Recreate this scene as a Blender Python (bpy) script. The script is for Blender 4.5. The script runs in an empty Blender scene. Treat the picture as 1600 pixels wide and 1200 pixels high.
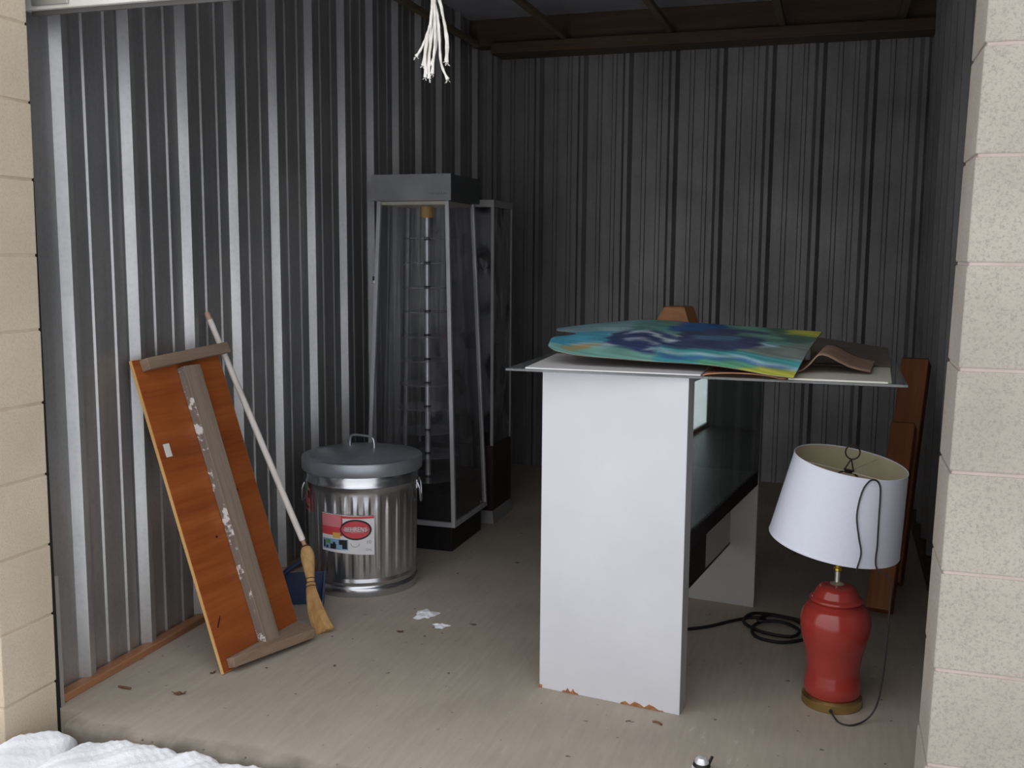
import bpy, math, random
from mathutils import Vector, Matrix
random.seed(7)
S = bpy.context.scene
COL = S.collection

# ---------------------------------------------------------------- camera
cam_d = bpy.data.cameras.new('camera')
cam_d.sensor_width = 36.0
cam_d.lens = 36.0 * 1590.0 / 1600.0
cam_d.clip_start = 0.05
cam = bpy.data.objects.new('camera', cam_d)
COL.objects.link(cam)
cam.matrix_world = Matrix(((0.9528691, -0.04469179, 0.30007187, 0.0),
                           (0.30330268, 0.1177528, -0.9455907, 0.0),
                           (0.00692584, 0.99203675, 0.12575815, 1.34),
                           (0, 0, 0, 1)))
S.camera = cam

# ---------------------------------------------------------------- world (overcast winter sky) and exposure
SKY = 1.0
W = bpy.data.worlds.new('world'); S.world = W; W.use_nodes = True
wn = W.node_tree.nodes; wl = W.node_tree.links; wn.clear()
wo = wn.new('ShaderNodeOutputWorld'); wb = wn.new('ShaderNodeBackground')
wtc = wn.new('ShaderNodeTexCoord'); wsep = wn.new('ShaderNodeSeparateXYZ'); wr = wn.new('ShaderNodeValToRGB')
wr.color_ramp.elements[0].position = 0.0; wr.color_ramp.elements[0].color = (0.80, 0.82, 0.875, 1)
wr.color_ramp.elements[1].position = 1.0; wr.color_ramp.elements[1].color = (1.38, 1.40, 1.46, 1)
wl.new(wtc.outputs['Generated'], wsep.inputs[0]); wl.new(wsep.outputs['Z'], wr.inputs[0])
wl.new(wr.outputs[0], wb.inputs['Color']); wb.inputs['Strength'].default_value = SKY
wl.new(wb.outputs[0], wo.inputs[0])
S.view_settings.view_transform = 'Standard'
S.view_settings.look = 'None'
S.view_settings.gamma = 1.0
S.view_settings.use_curve_mapping = False
S.view_settings.exposure = 0.42
S.cycles.max_bounces = 10
S.cycles.diffuse_bounces = 6
S.cycles.glossy_bounces = 6
S.cycles.transparent_max_bounces = 24
S.cycles.sample_clamp_indirect = 6.0

# ---------------------------------------------------------------- helpers
PI = math.pi

def srgb(r, g, b):
    def f(c):
        c /= 255.0
        return c / 12.92 if c <= 0.04045 else ((c + 0.055) / 1.055) ** 2.4
    return (f(r), f(g), f(b), 1.0)


class MB:
    """collects faces for one mesh"""
    def __init__(self):
        self.v = []; self.f = []; self.m = []; self.mi = 0
    def add(self, vs, fs):
        o = len(self.v)
        self.v += [tuple(p) for p in vs]
        self.f += [tuple(i + o for i in f) for f in fs]
        self.m += [self.mi] * len(fs)
        return self
    def hexa(self, p):
        # p: 8 points, bottom loop 0-3 counter-clockwise from above, top loop 4-7
        return self.add(p, [(3, 2, 1, 0), (4, 5, 6, 7), (0, 1, 5, 4), (1, 2, 6, 5), (2, 3, 7, 6), (3, 0, 4, 7)])
    def box(self, x0, x1, y0, y1, z0, z1, M=None):
        p = [Vector(q) for q in ((x0, y0, z0), (x1, y0, z0), (x1, y1, z0), (x0, y1, z0),
                                 (x0, y0, z1), (x1, y0, z1), (x1, y1, z1), (x0, y1, z1))]
        if M is not None:
            p = [M @ q for q in p]
        return self.hexa(p)
    def prism(self, poly, z0, z1, M=None):
        n = len(poly)
        p = [Vector((x, y, z0)) for x, y in poly] + [Vector((x, y, z1)) for x, y in poly]
        if M is not None:
            p = [M @ q for q in p]
        return self.add(p, [tuple(range(n - 1, -1, -1)), tuple(range(n, 2 * n))] +
                        [(i, (i + 1) % n, n + (i + 1) % n, n + i) for i in range(n)])
    def tube(self, pts, r, seg=8, caps=True):
        pts = [Vector(p) for p in pts]
        n = len(pts)
        rr = r if isinstance(r, (list, tuple)) else [r] * n
        t0 = (pts[1] - pts[0]).normalized()
        a = Vector((0, 0, 1)) if abs(t0.z) < 0.9 else Vector((1, 0, 0))
        u = t0.cross(a).normalized()
        vs = []
        for i in range(n):
            t = (pts[min(i + 1, n - 1)] - pts[max(i - 1, 0)]).normalized()
            u = (u - t * u.dot(t)).normalized()
            w = t.cross(u)
            for k in range(seg):
                an = 2 * PI * k / seg
                vs.append(pts[i] + (u * math.cos(an) + w * math.sin(an)) * rr[i])
        fs = []
        for i in range(n - 1):
            for k in range(seg):
                k2 = (k + 1) % seg
                fs.append((i * seg + k, i * seg + k2, (i + 1) * seg + k2, (i + 1) * seg + k))
        if caps:
            fs.append(tuple(range(seg - 1, -1, -1)))
            fs.append(tuple(range((n - 1) * seg, n * seg)))
        return self.add(vs, fs)
    def lathe(self, prof, seg=48, M=None, mod=None, closed=False):
        """prof: (radius, z) from bottom to top; mod(angle, r, z) -> radius"""
        vs = []; n = len(prof)
        for r, z in prof:
            for k in range(seg):
                an = 2 * PI * k / seg
                q = mod(an, r, z) if mod else r
                p = Vector((q * math.cos(an), q * math.sin(an), z))
                vs.append(M @ p if M is not None else p)
        fs = []
        for i in range(n - 1 + (1 if closed else 0)):
            j = (i + 1) % n
            for k in range(seg):
                k2 = (k + 1) % seg
                fs.append((i * seg + k, i * seg + k2, j * seg + k2, j * seg + k))
        if not closed:
            if prof[0][0] > 1e-5: fs.append(tuple(range(seg - 1, -1, -1)))
            if prof[-1][0] > 1e-5: fs.append(tuple(range((n - 1) * seg, n * seg)))
        return self.add(vs, fs)
    def grid(self, fn, nu, nv):
        vs = [fn(i / nu, j / nv) for j in range(nv + 1) for i in range(nu + 1)]
        fs = [(j * (nu + 1) + i, j * (nu + 1) + i + 1, (j + 1) * (nu + 1) + i + 1, (j + 1) * (nu + 1) + i)
              for j in range(nv) for i in range(nu)]
        return self.add(vs, fs)
    def build(self, name, mat, parent=None, smooth=False, bevel=0.0, angle=40):
        me = bpy.data.meshes.new(name)
        me.from_pydata(self.v, [], self.f)
        for m in (mat if isinstance(mat, (list, tuple)) else [mat]):
            me.materials.append(m)
        if any(self.m):
            me.polygons.foreach_set('material_index', self.m)
        me.update()
        o = bpy.data.objects.new(name, me)
        COL.objects.link(o)
        if parent is not None:
            o.parent = parent
        if smooth:
            me.polygons.foreach_set('use_smooth', [True] * len(me.polygons))
            me.set_sharp_from_angle(angle=math.radians(angle))
        if bevel:
            b = o.modifiers.new('bevel', 'BEVEL'); b.width = bevel; b.segments = 2; b.limit_method = 'ANGLE'
            b.angle_limit = math.radians(50)
        return o


def spline(pts, n=8):
    """Catmull-Rom through pts"""
    P = [Vector(p) for p in pts]
    out = []
    for i in range(len(P) - 1):
        a = P[max(i - 1, 0)]; b = P[i]; c = P[i + 1]; d = P[min(i + 2, len(P) - 1)]
        for k in range(n):
            t = k / n
            out.append(0.5 * ((2 * b) + (c - a) * t + (2 * a - 5 * b + 4 * c - d) * t * t + (3 * b - a - 3 * c + d) * t ** 3))
    out.append(P[-1])
    return out


def interp(x, xs, ys):
    if x <= xs[0]: return ys[0]
    for i in range(len(xs) - 1):
        if x <= xs[i + 1]:
            t = (x - xs[i]) / (xs[i + 1] - xs[i])
            return ys[i] + (ys[i + 1] - ys[i]) * t
    return ys[-1]


def tag(o, label, cat, group=None, kind=None):
    o['label'] = label; o['category'] = cat
    if group: o['group'] = group
    if kind: o['kind'] = kind
    return o


def thing(name, label, cat, loc=(0, 0, 0), M=None, group=None):
    o = bpy.data.objects.new(name, None)
    COL.objects.link(o)
    o.empty_display_size = 0.1
    if M is not None:
        o.matrix_world = M
    else:
        o.location = loc
    return tag(o, label, cat, group)


def struct(o):
    o['kind'] = 'structure'
    return o


# ---------------------------------------------------------------- materials
def base_mat(name, rough=0.6, metal=0.0, spec=0.5):
    m = bpy.data.materials.new(name); m.use_nodes = True
    nt = m.node_tree
    p = nt.nodes['Principled BSDF']
    p.inputs['Roughness'].default_value = rough
    p.inputs['Metallic'].default_value = metal
    p.inputs['Specular IOR Level'].default_value = spec
    return m, nt, p


def coords(nt, scale=(1, 1, 1), rot=(0, 0, 0)):
    tc = nt.nodes.new('ShaderNodeTexCoord'); mp = nt.nodes.new('ShaderNodeMapping')
    mp.inputs['Scale'].default_value = scale
    mp.inputs['Rotation'].default_value = rot
    nt.links.new(tc.outputs['Object'], mp.inputs[0])
    return mp.outputs[0]


def noise(nt, vec, scale, detail=4, rough=0.55):
    n = nt.nodes.new('ShaderNodeTexNoise')
    n.inputs['Scale'].default_value = scale; n.inputs['Detail'].default_value = detail; n.inputs['Roughness'].default_value = rough
    nt.links.new(vec, n.inputs['Vector'])
    return n.outputs['Fac']


def ramp(nt, fac, stops):
    r = nt.nodes.new('ShaderNodeValToRGB')
    e = r.color_ramp.elements
    e[0].position, e[0].color = stops[0]
    e[1].position, e[1].color = stops[-1]
    for pos, c in stops[1:-1]:
        x = e.new(pos); x.color = c
    nt.links.new(fac, r.inputs[0])
    return r.outputs[0]


def mix(nt, fac, a, b, mode='MIX'):
    m = nt.nodes.new('ShaderNodeMix'); m.data_type = 'RGBA'; m.blend_type = mode
    for sock, val in ((m.inputs[0], fac), (m.inputs[6], a), (m.inputs[7], b)):
        if isinstance(val, bpy.types.NodeSocket): nt.links.new(val, sock)
        else: sock.default_value = val
    return m.outputs[2]


def bump(nt, p, h, strength=0.3, dist=0.01):
    b = nt.nodes.new('ShaderNodeBump')
    b.inputs['Strength'].default_value = strength; b.inputs['Distance'].default_value = dist
    nt.links.new(h, b.inputs['Height']); nt.links.new(b.outputs[0], p.inputs['Normal'])


def mottled(name, c1, c2, scale=6, rough=0.6, metal=0.0, spec=0.5, stretch=(1, 1, 1), bmp=0.0, bscale=None, rot=(0, 0, 0), lo=0.35, hi=0.65):
    m, nt, p = base_mat(name, rough, metal, spec)
    v = coords(nt, stretch, rot)
    f = noise(nt, v, scale)
    nt.links.new(ramp(nt, f, [(lo, c1), (hi, c2)]), p.inputs['Base Color'])
    if bmp:
        bump(nt, p, noise(nt, v, bscale or scale * 3), bmp, 0.004)
    return m


def plain(name, c, rough=0.6, metal=0.0, spec=0.5):
    m, nt, p = base_mat(name, rough, metal, spec)
    v = coords(nt)
    f = noise(nt, v, 14)
    d = tuple(x * 0.90 for x in c[:3]) + (1,)
    nt.links.new(ramp(nt, f, [(0.3, d), (0.7, c)]), p.inputs['Base Color'])
    return m


def glass_mat(name, tint=(0.92, 0.95, 0.94, 1), haze=0.03, rough=0.02, spec=1.0):
    m = bpy.data.materials.new(name); m.use_nodes = True
    nt = m.node_tree; nt.nodes.clear()
    out = nt.nodes.new('ShaderNodeOutputMaterial')
    tr = nt.nodes.new('ShaderNodeBsdfTransparent'); tr.inputs[0].default_value = tint
    gl = nt.nodes.new('ShaderNodeBsdfGlossy'); gl.inputs['Roughness'].default_value = rough
    df = nt.nodes.new('ShaderNodeBsdfDiffuse'); df.inputs[0].default_value = (0.6, 0.6, 0.6, 1)
    lw = nt.nodes.new('ShaderNodeLayerWeight'); lw.inputs[0].default_value = 0.5
    pw = nt.nodes.new('ShaderNodeMath'); pw.operation = 'POWER'; pw.inputs[1].default_value = 5.0
    ma = nt.nodes.new('ShaderNodeMath'); ma.operation = 'MULTIPLY_ADD'; ma.inputs[1].default_value = 0.9 * spec; ma.inputs[2].default_value = 0.04 * spec
    nt.links.new(lw.outputs['Facing'], pw.inputs[0]); nt.links.new(pw.outputs[0], ma.inputs[0])
    v = coords(nt)
    nf = noise(nt, v, 5)
    hz = nt.nodes.new('ShaderNodeMath'); hz.operation = 'MULTIPLY'; hz.inputs[1].default_value = haze * 2
    nt.links.new(nf, hz.inputs[0])
    m1 = nt.nodes.new('ShaderNodeMixShader'); m2 = nt.nodes.new('ShaderNodeMixShader')
    nt.links.new(hz.outputs[0], m1.inputs[0]); nt.links.new(tr.outputs[0], m1.inputs[1]); nt.links.new(df.outputs[0], m1.inputs[2])
    nt.links.new(ma.outputs[0], m2.inputs[0]); nt.links.new(m1.outputs[0], m2.inputs[1]); nt.links.new(gl.outputs[0], m2.inputs[2])
    nt.links.new(m2.outputs[0], out.inputs[0])
    return m


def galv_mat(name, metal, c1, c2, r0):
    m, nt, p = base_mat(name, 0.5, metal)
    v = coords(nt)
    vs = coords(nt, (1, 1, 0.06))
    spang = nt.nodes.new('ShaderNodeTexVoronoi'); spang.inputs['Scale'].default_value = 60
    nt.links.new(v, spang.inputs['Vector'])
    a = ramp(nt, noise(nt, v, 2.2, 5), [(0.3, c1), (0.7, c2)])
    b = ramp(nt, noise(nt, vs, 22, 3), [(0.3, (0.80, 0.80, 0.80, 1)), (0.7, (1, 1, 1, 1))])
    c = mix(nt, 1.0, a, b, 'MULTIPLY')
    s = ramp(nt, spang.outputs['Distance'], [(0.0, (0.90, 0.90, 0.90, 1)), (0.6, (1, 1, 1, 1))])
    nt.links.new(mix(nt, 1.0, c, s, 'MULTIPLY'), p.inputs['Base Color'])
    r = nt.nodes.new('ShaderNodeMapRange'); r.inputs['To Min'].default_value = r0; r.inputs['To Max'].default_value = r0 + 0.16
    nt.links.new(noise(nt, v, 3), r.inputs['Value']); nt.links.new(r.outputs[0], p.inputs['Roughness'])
    return m


def concrete_mat():
    m, nt, p = base_mat('concrete_floor', 0.75, 0.0, 0.35)
    v = coords(nt)
    a = ramp(nt, noise(nt, v, 1.7, 6), [(0.3, srgb(160, 149, 135)), (0.7, srgb(186, 175, 160))])
    # broom-finish streaks running into the unit
    st = noise(nt, coords(nt, (1.0, 0.10, 1), (0, 0, -0.5)), 55, 3)
    a = mix(nt, 0.16, a, ramp(nt, st, [(0.35, srgb(132, 124, 112)), (0.65, srgb(180, 170, 156))]))
    # pale scuffs
    sc = noise(nt, coords(nt, (1.0, 0.30, 1), (0, 0, -0.75)), 17, 5, 0.65)
    sc2 = noise(nt, v, 2.5, 2)
    k = nt.nodes.new('ShaderNodeMath'); k.operation = 'MULTIPLY'
    nt.links.new(ramp(nt, sc, [(0.63, (0, 0, 0, 1)), (0.72, (0.8, 0.8, 0.8, 1))]), k.inputs[0])
    nt.links.new(ramp(nt, sc2, [(0.5, (0, 0, 0, 1)), (0.62, (0.7, 0.7, 0.7, 1))]), k.inputs[1])
    a = mix(nt, k.outputs[0], a, srgb(214, 206, 194))
    # dark specks
    dk = ramp(nt, noise(nt, v, 26, 3), [(0.27, (1, 1, 1, 1)), (0.31, (0, 0, 0, 1))])
    a = mix(nt, dk, a, srgb(96, 86, 76))
    # damp grime along the threshold
    sep = nt.nodes.new('ShaderNodeSeparateXYZ'); nt.links.new(v, sep.inputs[0])
    wob = nt.nodes.new('ShaderNodeMath'); wob.operation = 'MULTIPLY_ADD'; wob.inputs[1].default_value = 0.10
    nt.links.new(noise(nt, v, 7, 4), wob.inputs[0]); nt.links.new(sep.outputs['Y'], wob.inputs[2])
    gr = ramp(nt, wob.outputs[0], [(0.0, (0.75, 0.75, 0.75, 1)), (1.0, (0, 0, 0, 1))])
    rn = gr.node.color_ramp.elements
    mr = nt.nodes.new('ShaderNodeMapRange'); mr.inputs['From Min'].default_value = 2.295; mr.inputs['From Max'].default_value = 2.345
    nt.links.new(wob.outputs[0], mr.inputs['Value']); nt.links.new(mr.outputs[0], gr.node.inputs[0])
    a = mix(nt, gr, a, srgb(66, 58, 49))
    nt.links.new(a, p.inputs['Base Color'])
    bump(nt, p, st, 0.15, 0.003)
    return m


def block_mat(name, c1, c2, speck):
    m, nt, p = base_mat(name, 0.85, 0.0, 0.25)
    v = coords(nt)
    a = ramp(nt, noise(nt, v, 3.0, 5), [(0.3, c1), (0.7, c2)])
    f = noise(nt, v, 170, 5, 0.75)
    a = mix(nt, ramp(nt, f, [(0.30, (0.75, 0.75, 0.75, 1)), (0.52, (0, 0, 0, 1))]), a, speck)
    nt.links.new(a, p.inputs['Base Color'])
    bump(nt, p, f, 0.5, 0.004)
    return m


def wood_mat(name, c1, c2, c3, axis='x', scale=5.0, rough=0.5, spec=0.4, stain=None):
    m, nt, p = base_mat(name, rough, 0.0, spec)
    st = {'x': (0.18, 3, 3), 'y': (3, 0.18, 3), 'z': (3, 3, 0.18)}[axis]
    v = coords(nt, st)
    f = noise(nt, v, scale, 6, 0.6)
    a = ramp(nt, f, [(0.28, c1), (0.5, c2), (0.72, c3)])
    g = noise(nt, v, scale * 9, 3)
    a = mix(nt, 0.25, a, ramp(nt, g, [(0.3, c1), (0.7, c3)]))
    if stain:
        s = noise(nt, coords(nt), stain[1], 6, 0.65)
        a = mix(nt, ramp(nt, s, [(stain[2], (0, 0, 0, 1)), (stain[2] + 0.05, (1, 1, 1, 1))]), a, stain[0])
    nt.links.new(a, p.inputs['Base Color'])
    bump(nt, p, g, 0.12, 0.002)
    return m


def snow_mat():
    m, nt, p = base_mat('snow', 0.7, 0.0, 0.3)
    v = coords(nt)
    nt.links.new(ramp(nt, noise(nt, v, 6), [(0.3, srgb(240, 242, 247)), (0.7, srgb(250, 251, 253))]), p.inputs['Base Color'])
    bump(nt, p, noise(nt, v, 60, 5, 0.7), 0.5, 0.006)
    return m


def vcol_mat(name, rough=0.4):
    m, nt, p = base_mat(name, rough, 0.0, 0.4)
    a = nt.nodes.new('ShaderNodeVertexColor'); a.layer_name = 'paint'
    nt.links.new(a.outputs[0], p.inputs['Base Color'])
    return m


M_galv = galv_mat('galvanized_sheet', 0.78, srgb(178, 178, 177), srgb(202, 201, 200), 0.34)
M_galvdull = galv_mat('dull_galvanized_sheet', 0.40, srgb(136, 135, 133), srgb(164, 162, 160), 0.42)  # duller and darker than the left wall's sheet
M_can = mottled('galvanized_can', srgb(184, 188, 192), srgb(212, 214, 216), 5, 0.23, 0.95, stretch=(1, 1, 0.4))
M_lid = mottled('galvanized_lid', srgb(140, 146, 152), srgb(172, 178, 184), 5, 0.38, 0.60)
M_wire = plain('bright_wire', srgb(205, 207, 210), 0.3, 0.9)
M_floor = concrete_mat()
M_blockL = block_mat('painted_block_brightened', srgb(202, 186, 162), srgb(218, 203, 180), srgb(190, 174, 150))  # same block on both piers; light difference put into this paler tone
M_blockR = block_mat('painted_block_dimmed', srgb(160, 152, 140), srgb(178, 171, 158), srgb(132, 124, 115))  # the same block toned down, light on the pier put into the colour
M_mortar = mottled('mortar', srgb(176, 160, 150), srgb(190, 175, 166), 12, 0.9)
M_mortarL = mottled('mortar_cream', srgb(190, 174, 150), srgb(206, 190, 166), 12, 0.9)
M_snow = snow_mat()
M_asphalt = mottled('wet_ground', srgb(70, 66, 62), srgb(96, 90, 84), 20, 0.7)
M_door = mottled('door_curtain', srgb(206, 202, 194), srgb(224, 221, 214), 4, 0.45, 0.1)
M_rubbershade = plain('black_rubber_and_shade', srgb(24, 23, 22), 0.8)  # also the black of the shadow gap by the left jamb
M_seal = plain('grey_seal', srgb(84, 82, 78), 0.7)
M_track = plain('door_track', srgb(190, 190, 188), 0.4, 0.7)
M_beam = wood_mat('dark_roof_timber', srgb(62, 48, 34), srgb(82, 64, 46), srgb(104, 82, 60), 'x')
M_batten = wood_mat('roof_batten', srgb(92, 78, 58), srgb(112, 95, 72), srgb(130, 112, 88), 'y')
M_ceil = mottled('ceiling_foil', srgb(176, 176, 182), srgb(194, 194, 200), 4, 0.6, 0.1)
M_sill = wood_mat('reddish_sill', srgb(128, 82, 56), srgb(160, 112, 78), srgb(182, 140, 104), 'y', 4)
M_ply = wood_mat('stained_plywood', srgb(112, 52, 22), srgb(152, 78, 34), srgb(176, 100, 48), 'x', 2.6, 0.42, 0.45)
M_plyedge = wood_mat('plywood_edge', srgb(190, 146, 88), srgb(212, 168, 106), srgb(226, 186, 128), 'y', 4)
M_grey = wood_mat('weathered_lumber', srgb(112, 96, 82), srgb(138, 122, 106), srgb(158, 142, 126), 'y', 5, 0.8, 0.2)
M_greyx = wood_mat('weathered_cleat', srgb(112, 92, 76), srgb(138, 116, 98), srgb(156, 136, 118), 'x', 5, 0.8, 0.2)
M_splat = wood_mat('splattered_lumber', srgb(104, 92, 84), srgb(124, 112, 102), srgb(142, 130, 120), 'y', 5, 0.8, 0.2, (srgb(216, 212, 208), 16, 0.53))
M_sticker = plain('white_sticker', srgb(224, 222, 216), 0.6)
M_broomwhite = wood_mat('white_broom_handle', srgb(206, 196, 186), srgb(232, 224, 216), srgb(244, 240, 234), 'z', 6)
M_broomtip = wood_mat('worn_handle_end', srgb(170, 120, 96), srgb(190, 148, 124), srgb(206, 170, 150), 'z', 9)
M_straw = wood_mat('broom_straw', srgb(160, 120, 70), srgb(190, 150, 96), srgb(210, 174, 120), 'z', 12, 0.75)
M_strawdark = plain('straw_binding', srgb(92, 56, 28), 0.7)
M_blue = plain('blue_plastic', srgb(22, 46, 78), 0.45)
M_bluedark = plain('blue_plastic_edge', srgb(58, 80, 108), 0.45)
M_white = mottled('white_laminate', srgb(208, 208, 212), srgb(216, 216, 219), 3, 0.42, 0.0, 0.45)
M_whiteedge = plain('grey_laminate_edge', srgb(158, 157, 155), 0.6)
M_inner = mottled('dull_white_panel', srgb(184, 181, 174), srgb(194, 191, 184), 3, 0.5)  # duller white than the near end panel
M_chip = mottled('exposed_chipboard', srgb(140, 92, 54), srgb(176, 124, 80), 60, 0.9)
M_black = plain('black_trim', srgb(16, 16, 17), 0.5)
M_blackpanel = plain('black_laminate', srgb(26, 25, 27), 0.35)
M_deck = mottled('grey_deck', srgb(120, 122, 120), srgb(136, 138, 136), 6, 0.35)
M_glass = glass_mat('clear_glass')
M_glassdusty = glass_mat('dusty_glass', (0.92, 0.92, 0.93, 1), 0.014)
M_glassedge = glass_mat('glass_sheet', (0.72, 0.78, 0.76, 1), 0.22, 0.05)
M_mirror = plain('mirror', srgb(210, 218, 216), 0.03, 1.0)
M_alu = mottled('aluminium_frame', srgb(176, 176, 178), srgb(196, 196, 198), 8, 0.5, 0.35)
M_alutop = mottled('grey_header', srgb(134, 134, 134), srgb(148, 148, 147), 8, 0.5, 0.3)
M_steelrod = plain('steel_rod', srgb(235, 235, 236), 0.3, 0.55)
M_headshade = plain('header_side_shade', srgb(70, 72, 72), 0.5)  # shade on the header's sides, put into the colour
M_yellow = plain('yellow_collar', srgb(206, 160, 76), 0.5)
M_cream = plain('cream_diffuser', srgb(222, 214, 190), 0.6)
M_disc = glass_mat('clear_disc', (0.88, 0.88, 0.89, 1), 0.16, 0.1)
M_greyplinth = plain('grey_plinth', srgb(150, 149, 146), 0.7)
M_darkwood = wood_mat('dark_brown_panel', srgb(36, 26, 22), srgb(46, 34, 28), srgb(58, 44, 36), 'z', 6)
M_foam = plain('white_board', srgb(226, 224, 222), 0.7)
M_cardb = mottled('brown_cardboard', srgb(164, 112, 82), srgb(184, 132, 100), 9, 0.85)
M_cardd = mottled('dark_cardboard', srgb(104, 92, 80), srgb(122, 110, 98), 9, 0.85)
M_kraft = mottled('folded_kraft', srgb(140, 112, 92), srgb(158, 130, 108), 9, 0.85)
M_creampaper = mottled('cream_sheet', srgb(204, 202, 182), srgb(218, 216, 200), 5, 0.6)
M_block = wood_mat('oiled_wood_block', srgb(132, 84, 48), srgb(158, 106, 64), srgb(176, 126, 82), 'x', 6, 0.5)
M_timber = wood_mat('old_timber', srgb(118, 64, 34), srgb(152, 88, 48), srgb(176, 112, 68), 'z', 4, 0.6)
M_timberend = mottled('timber_end', srgb(58, 46, 36), srgb(76, 62, 50), 30, 0.9)
M_lampred = plain('red_glaze', srgb(163, 57, 50), 0.16, 0.0, 0.6)
M_brass = mottled('aged_brass', srgb(168, 138, 84), srgb(190, 160, 104), 8, 0.32, 0.9)
M_brassl = plain('bright_brass', srgb(222, 196, 84), 0.25, 0.9)
M_chrome = plain('pale_steel', srgb(214, 210, 196), 0.3, 0.8)
M_bronze = plain('dark_bronze_wire', srgb(58, 46, 34), 0.5, 0.4)
M_cord = plain('dark_cord', srgb(44, 40, 42), 0.6)
M_cable = plain('black_cable', srgb(22, 21, 21), 0.6)
M_rope = mottled('white_cotton', srgb(206, 202, 190), srgb(228, 225, 216), 40, 0.95)
M_leaf = mottled('dead_leaf', srgb(92, 62, 44), srgb(128, 92, 68), 40, 0.9)
M_red = plain('label_red', srgb(206, 70, 78), 0.5)
M_pink = plain('label_pink', srgb(214, 128, 134), 0.5)
M_green = plain('label_green', srgb(96, 150, 70), 0.5)
M_lblue = plain('label_blue', srgb(130, 170, 200), 0.5)
M_orange = plain('label_orange', srgb(224, 170, 90), 0.5)
M_ink = plain('label_black', srgb(30, 30, 34), 0.5)
M_inkgrey = plain('label_grey', srgb(130, 130, 134), 0.5)
M_lblwhite = plain('label_white', srgb(226, 224, 224), 0.5)


def shade_mat():
    m, nt, p = base_mat('shade_fabric', 0.85, 0.0, 0.2)
    geo = nt.nodes.new('ShaderNodeNewGeometry')
    v = coords(nt)
    f = noise(nt, v, 120, 2)
    w = ramp(nt, f, [(0.3, srgb(226, 228, 238)), (0.7, srgb(229, 231, 240))])
    nt.links.new(w, p.inputs['Base Color'])
    return m


M_shade = shade_mat()
M_shadein = plain('shade_lining', srgb(206, 196, 164), 0.8)

# ---------------------------------------------------------------- setting
XL = -2.195          # flat of the left wall sheet
RIB = 0.028
YB = 6.172
XR = 0.455


def rib_profile(a0, a1, starts, lap=()):
    """points (along, height) of a ribbed sheet from a0 to a1; starts = beginning of each main rib"""
    pts = [(a0, 0.0)]
    st = sorted(starts)
    for i, s in enumerate(st):
        nxt = st[i + 1] if i + 1 < len(st) else s + 0.29
        pitch = nxt - s
        if s in lap:
            pts += [(s - 0.012, 0.0), (s - 0.010, -0.012), (s - 0.001, -0.012)]
        main = [(s, 0.0), (s + 0.020, RIB), (s + 0.043, RIB), (s + 0.065, 0.0)]
        m1 = s + 0.070 + (pitch - 0.070) * 0.26
        m2 = s + 0.070 + (pitch - 0.070) * 0.69
        minor = []
        for m in (m1, m2):
            minor += [(m, 0.0), (m + 0.006, 0.005), (m + 0.024, 0.005), (m + 0.030, 0.0)]
        pts += main + minor
    pts = [p for p in pts if a0 <= p[0] < a1]
    pts.append((a1, 0.0))
    return pts


def ribbed_wall(name, prof, z0, z1, place, mat, thick=0.012):
    mb = MB()
    n = len(prof)
    vs = []
    for z in (z0, z1):
        vs += [place(a, h, z) for a, h in prof]
    for z in (z0, z1):
        vs += [place(a, -0.02 - thick, z) for a, h in prof]
    fs = []
    for i in range(n - 1):
        fs.append((i, i + 1, n + i + 1, n + i))
        fs.append((2 * n + i + 1, 2 * n + i, 3 * n + i, 3 * n + i + 1))
    mb.add(vs, fs)
    return struct(mb.build(name, mat))


left_ribs = [2.482 + 0.2983 * k for k in range(13)]
lap = (left_ribs[1], left_ribs[7])
ribbed_wall('wall_left', rib_profile(2.335, YB, left_ribs, lap), -0.02, 2.85, lambda a, h, z: (XL + h, a, z), M_galv)
back_ribs = [-1.827 + 0.2755 * k for k in range(-2, 9)]
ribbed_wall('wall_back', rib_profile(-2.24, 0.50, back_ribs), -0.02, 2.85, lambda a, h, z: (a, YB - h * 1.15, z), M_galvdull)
right_ribs = [2.36 + 0.2915 * k for k in range(14)]
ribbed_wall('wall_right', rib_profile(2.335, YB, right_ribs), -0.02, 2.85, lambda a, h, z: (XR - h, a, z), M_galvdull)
# rear skins so no light leaks through the sheets
struct(MB().box(-2.32, -2.24, 2.33, 6.3, -0.1, 2.95).build('wall_left_backing', M_galv))
struct(MB().box(0.50, 0.58, 2.33, 6.3, -0.1, 2.95).build('wall_right_backing', M_galv))
struct(MB().box(-2.32, 0.58, 6.22, 6.30, -0.1, 2.95).build('wall_back_backing', M_galv))

# floor slab with a rounded front lip
fl = MB()
prof = [(2.33, -0.12), (2.33, 0.0), (2.285, 0.0), (2.268, -0.002), (2.255, -0.009), (2.249, -0.020), (2.247, -0.12)]
n = len(prof)
fl.add([(-2.055, y, z) for y, z in prof] + [(0.205, y, z) for y, z in prof],
       [tuple(range(n)), tuple(range(2 * n - 1, n - 1, -1))] + [(i, n + i, n + (i + 1) % n, (i + 1) % n) for i in range(n)])
fl.box(-2.24, 0.50, 2.33, 6.22, -0.12, 0.0)
struct(fl.build('floor', M_floor, smooth=True, angle=50))

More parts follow.
